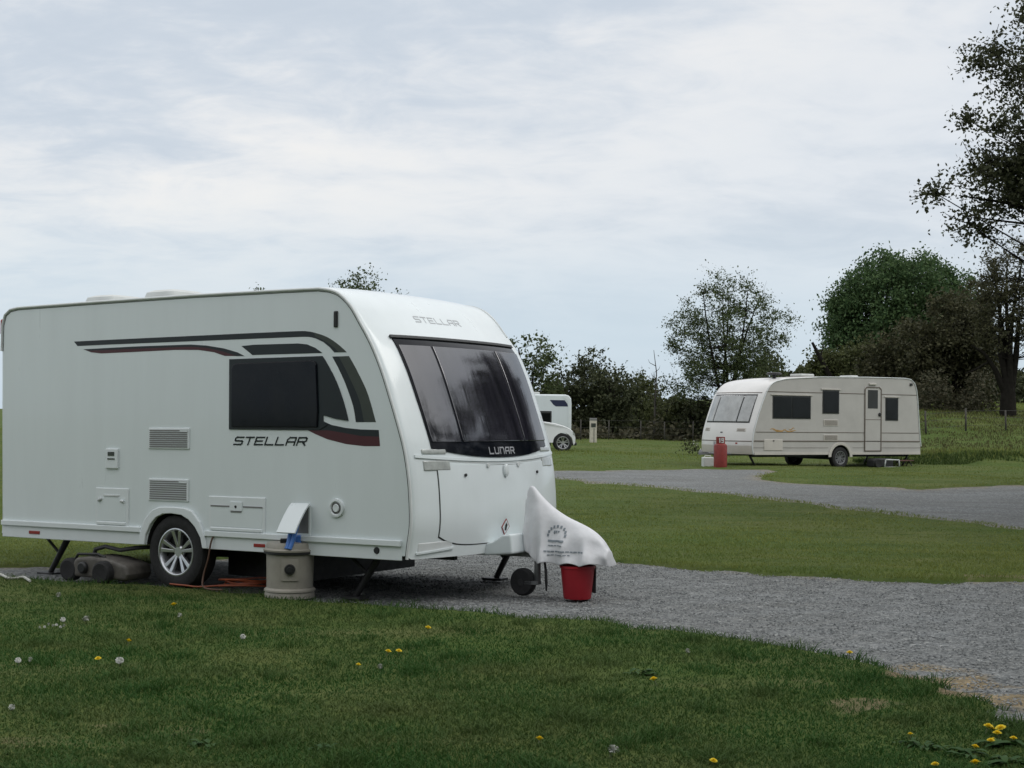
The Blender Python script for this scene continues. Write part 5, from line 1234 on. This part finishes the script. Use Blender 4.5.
for (a, b, l, s) in [(611, 746, 'tall white dandelion seed head near the bottom middle of the lawn', 1.3), (88, 615, 'large white seed head on the lawn below the waste container', 1.5), (62.5, 619, 'small white seed head left of the large one', .9), (119, 658, 'white seed head beside a yellow dandelion on the left lawn', 1.2), (179, 615, 'white seed head below the caravan wheel', .9), (18, 660, 'white seed head nearest the left edge of the lawn', .9), (31, 659, 'white seed head second from the left edge of the lawn', .8),
        (243, 636, 'white seed head on the lawn in front of the water barrel', .9), (381, 666, 'pale seed head below the pair of yellow dandelions', .8), (60, 594, 'broad white seed head near the caravan steady', 1.1), (13, 706, 'white seed head alone at the lower left of the lawn', .8), (690, 650, 'pale seed head close to the gravel edge', .8)]:
    dandelion(a, b, l, white=True, s=s)
for i in range(7):
    a, b = at(46 + i * 3.2 + random.uniform(-2, 2), 625 + random.uniform(-2.5, 2), LAWN + .03)
    dandelion(42 + i * 4 + random.uniform(-2, 2), 625 + random.uniform(-3, 2), 'tiny white seed head in the little group on the left lawn', white=True, group='tiny seed heads on the left lawn', s=.5)
LEAFM = foliage('weed_leaf', (.028, .070, .018), (.052, .105, .028), tr=.25)
def rosette(px, py, r, n, label, seed):
    rnd = random.Random(seed); a, b = at(px, py, LAWN + .02); m_ = MB()
    for k in range(n):
        t = rnd.uniform(0, 6.28); L_ = r * rnd.uniform(.4, .85); w_ = L_ * rnd.uniform(.14, .22); el = rnd.uniform(.15, .7); ox, oy = rnd.uniform(-.6, .6) * r, rnd.uniform(-.4, .4) * r
        P = []
        for i in range(6):
            u = i / 5; ww = w_ * math.sin(math.pi * min(.97, u * .9 + .1)) ** .8 * (1 + .2 * (i % 2)); d = L_ * u; zz = L_ * el * u - L_ * .5 * u * u + .012
            P.append([(ox + math.cos(t) * d - math.sin(t) * ww * q, oy + math.sin(t) * d + math.cos(t) * ww * q, zz + abs(q) * ww * .3) for q in (-1, 0, 1)])
        m_.grid(P)
    o = m_.build('weed_rosette', LEAFM, recalc=False); o.location = (a, b, float(H(a, b)) + LAWN); return tag(o, label, 'weed')
rosette(1000, 742, .13, 18, 'broad dark leaves under the lower right dandelion clump', 1); rosette(965, 752, .11, 14, 'dark leaf rosette left of the lower right dandelion clump', 2); rosette(930, 745, .10, 12, 'dark leaf rosette next to the worn earth patch', 3)
rosette(905, 741, .10, 14, 'small leaf rosette under the small yellow dandelion', 4); rosette(640, 672, .10, 14, 'flat leaf rosette in the middle right of the lawn', 5); rosette(205, 742, .09, 12, 'leaf rosette at the lower left of the lawn', 6); rosette(325, 745, .09, 12, 'leaf rosette at the bottom of the lawn below the barrel', 7); rosette(1018, 760, .13, 18, 'dark leaves in the extreme lower right corner', 8)
# flowering clump beside the cream caravan hitch
ax, ay = across(693, 52), 52.0
fc = thing('flowering_shrub', (ax, ay, float(H(ax, ay))), 'low white-flowered shrub at the left of the cream caravan hitch', 'shrub')
C_ = RNG.normal(size=(260, 3)) * np.array([.26, .2, .16]) + np.array([0, 0, .28]); V, Fc = leaf_faces(C_, .10); fast_mesh('foliage', V, Fc, LF['hedge'], parent=fc)
C_ = RNG.normal(size=(16, 3)) * np.array([.22, .15, .10]) + np.array([-.1, -.2, .42]); V, Fc = leaf_faces(C_, .07); fast_mesh('blossom', V, Fc, M['seedhead'], parent=fc)

# ================================================================== sky, light, camera
SUN_EL, SUN_AZ = 48, 105      # azimuth clockwise from the viewing direction: from the right
w = bpy.data.worlds.new('World'); SC.world = w; w.use_nodes = True; nt = w.node_tree; N = nt.nodes; L = nt.links
bg = N['Background']; bg.inputs['Strength'].default_value = .1
sky = N.new('ShaderNodeTexSky'); sky.sky_type = 'NISHITA'; sky.sun_disc = False; sky.sun_elevation = R(SUN_EL); sky.sun_rotation = R(SUN_AZ); sky.air_density = 1; sky.dust_density = 2
tc = N.new('ShaderNodeTexCoord'); sp = N.new('ShaderNodeSeparateXYZ'); L.new(tc.outputs['Generated'], sp.inputs[0])
def math_(op, a, b=None, c=None):
    n = N.new('ShaderNodeMath'); n.operation = op
    for i, v in enumerate((a, b, c)):
        if v is None: continue
        if isinstance(v, (int, float)): n.inputs[i].default_value = v
        else: L.new(v, n.inputs[i])
    return n.outputs[0]
zc = math_('ADD', math_('MAXIMUM', sp.outputs[2], 0.0), .22)
u_ = math_('DIVIDE', sp.outputs[0], zc); v_ = math_('DIVIDE', sp.outputs[1], zc)
cb_ = N.new('ShaderNodeCombineXYZ'); L.new(math_('MULTIPLY', u_, .75), cb_.inputs[0]); L.new(v_, cb_.inputs[1])
def cloud(scale, det, rough, dist, off):
    n = N.new('ShaderNodeTexNoise'); n.inputs['Scale'].default_value = scale; n.inputs['Detail'].default_value = det; n.inputs['Roughness'].default_value = rough; n.inputs['Distortion'].default_value = dist
    mp = N.new('ShaderNodeMapping'); mp.inputs['Location'].default_value = off; L.new(cb_.outputs[0], mp.inputs[0]); L.new(mp.outputs[0], n.inputs['Vector']); return n.outputs[0]
def rng(v, a, b, c=0, d=1):
    n = N.new('ShaderNodeMapRange'); n.interpolation_type = 'SMOOTHSTEP'
    for i, q in enumerate((a, b, c, d)): n.inputs[i + 1].default_value = q
    L.new(v, n.inputs[0]); return n.outputs[0]
def cmix(f, a, b):
    n = N.new('ShaderNodeMix'); n.data_type = 'RGBA'
    for s, v in ((0, f), (6, a), (7, b)):
        if isinstance(v, tuple): n.inputs[s].default_value = (*v, 1)
        elif isinstance(v, float): n.inputs[s].default_value = v
        else: L.new(v, n.inputs[s])
    return n.outputs[2]
n1 = cloud(1.05, 7, .55, .6, (3.1, 1.7, 0)); n2 = cloud(2.9, 8, .6, .4, (7.3, .2, 4)); n3 = cloud(.5, 4, .5, .3, (1.3, 9.2, 2))
n4 = cloud(8.0, 6, .6, .8, (2.3, 5.2, 1))
mixn = math_('ADD', math_('ADD', math_('MULTIPLY', n1, .54), math_('MULTIPLY', n2, .30)), math_('MULTIPLY', n4, .16))
grey = (5.3, 5.85, 6.5); pale = (6.9, 7.2, 7.55); warm = (8.4, 8.15, 7.8)
lo = cmix(rng(mixn, .40, .585), grey, pale)
left = rng(math_('SUBTRACT', math_('MULTIPLY', sp.outputs[2], 2.2), sp.outputs[0]), .02, .75)
hi = cmix(math_('MULTIPLY', rng(mixn, .44, .62), left), lo, warm)
# clearer, bluer air close to the horizon
low_f = rng(math_('ADD', sp.outputs[2], math_('MULTIPLY', math_('SUBTRACT', n3, .5), .12)), .03, .16, .9, 0)
hz = cmix(low_f, hi, (5.35, 6.35, 7.2))
zen = cmix(rng(sp.outputs[2], .28, .70), hz, (10.4, 10.5, 10.6))
fin_ = cmix(.88, sky.outputs[0], zen)
L.new(fin_, bg.inputs['Color'])
sd = bpy.data.lights.new('sun', 'SUN'); sd.energy = .8; sd.angle = R(28); sd.color = (1, .98, .95)
so = bpy.data.objects.new('sun', sd); COL.objects.link(so)
az = R(SUN_AZ); dvec = Vector((math.sin(az) * math.cos(R(SUN_EL)), math.cos(az) * math.cos(R(SUN_EL)), math.sin(R(SUN_EL))))
so.rotation_euler = dvec.to_track_quat('Z', 'Y').to_euler(); so.location = dvec * 60

cd = bpy.data.cameras.new('camera'); cam = bpy.data.objects.new('camera', cd); COL.objects.link(cam)
cd.sensor_width = 36; cd.lens = F / 1024 * 36; cd.clip_end = 3000; cd.clip_start = .1
c, s_ = math.cos(PITCH), math.sin(PITCH)
fwd = Vector((0, c, s_)); rt = Vector((1, 0, 0)); upv = Vector((0, -s_, c))
r2_ = rt * math.cos(ROLL) + upv * math.sin(ROLL); u2_ = upv * math.cos(ROLL) - rt * math.sin(ROLL)
Mx = Matrix((r2_, u2_, -fwd)).transposed().to_4x4(); Mx.translation = (0, 0, CAMH); cam.matrix_world = Mx
SC.camera = cam
SC.view_settings.view_transform = 'Standard'; SC.view_settings.look = 'None'; SC.view_settings.gamma = 1; SC.view_settings.exposure = .25
SC.view_settings.use_curve_mapping = False
SC.cycles.max_bounces = 8; SC.cycles.use_denoising = True
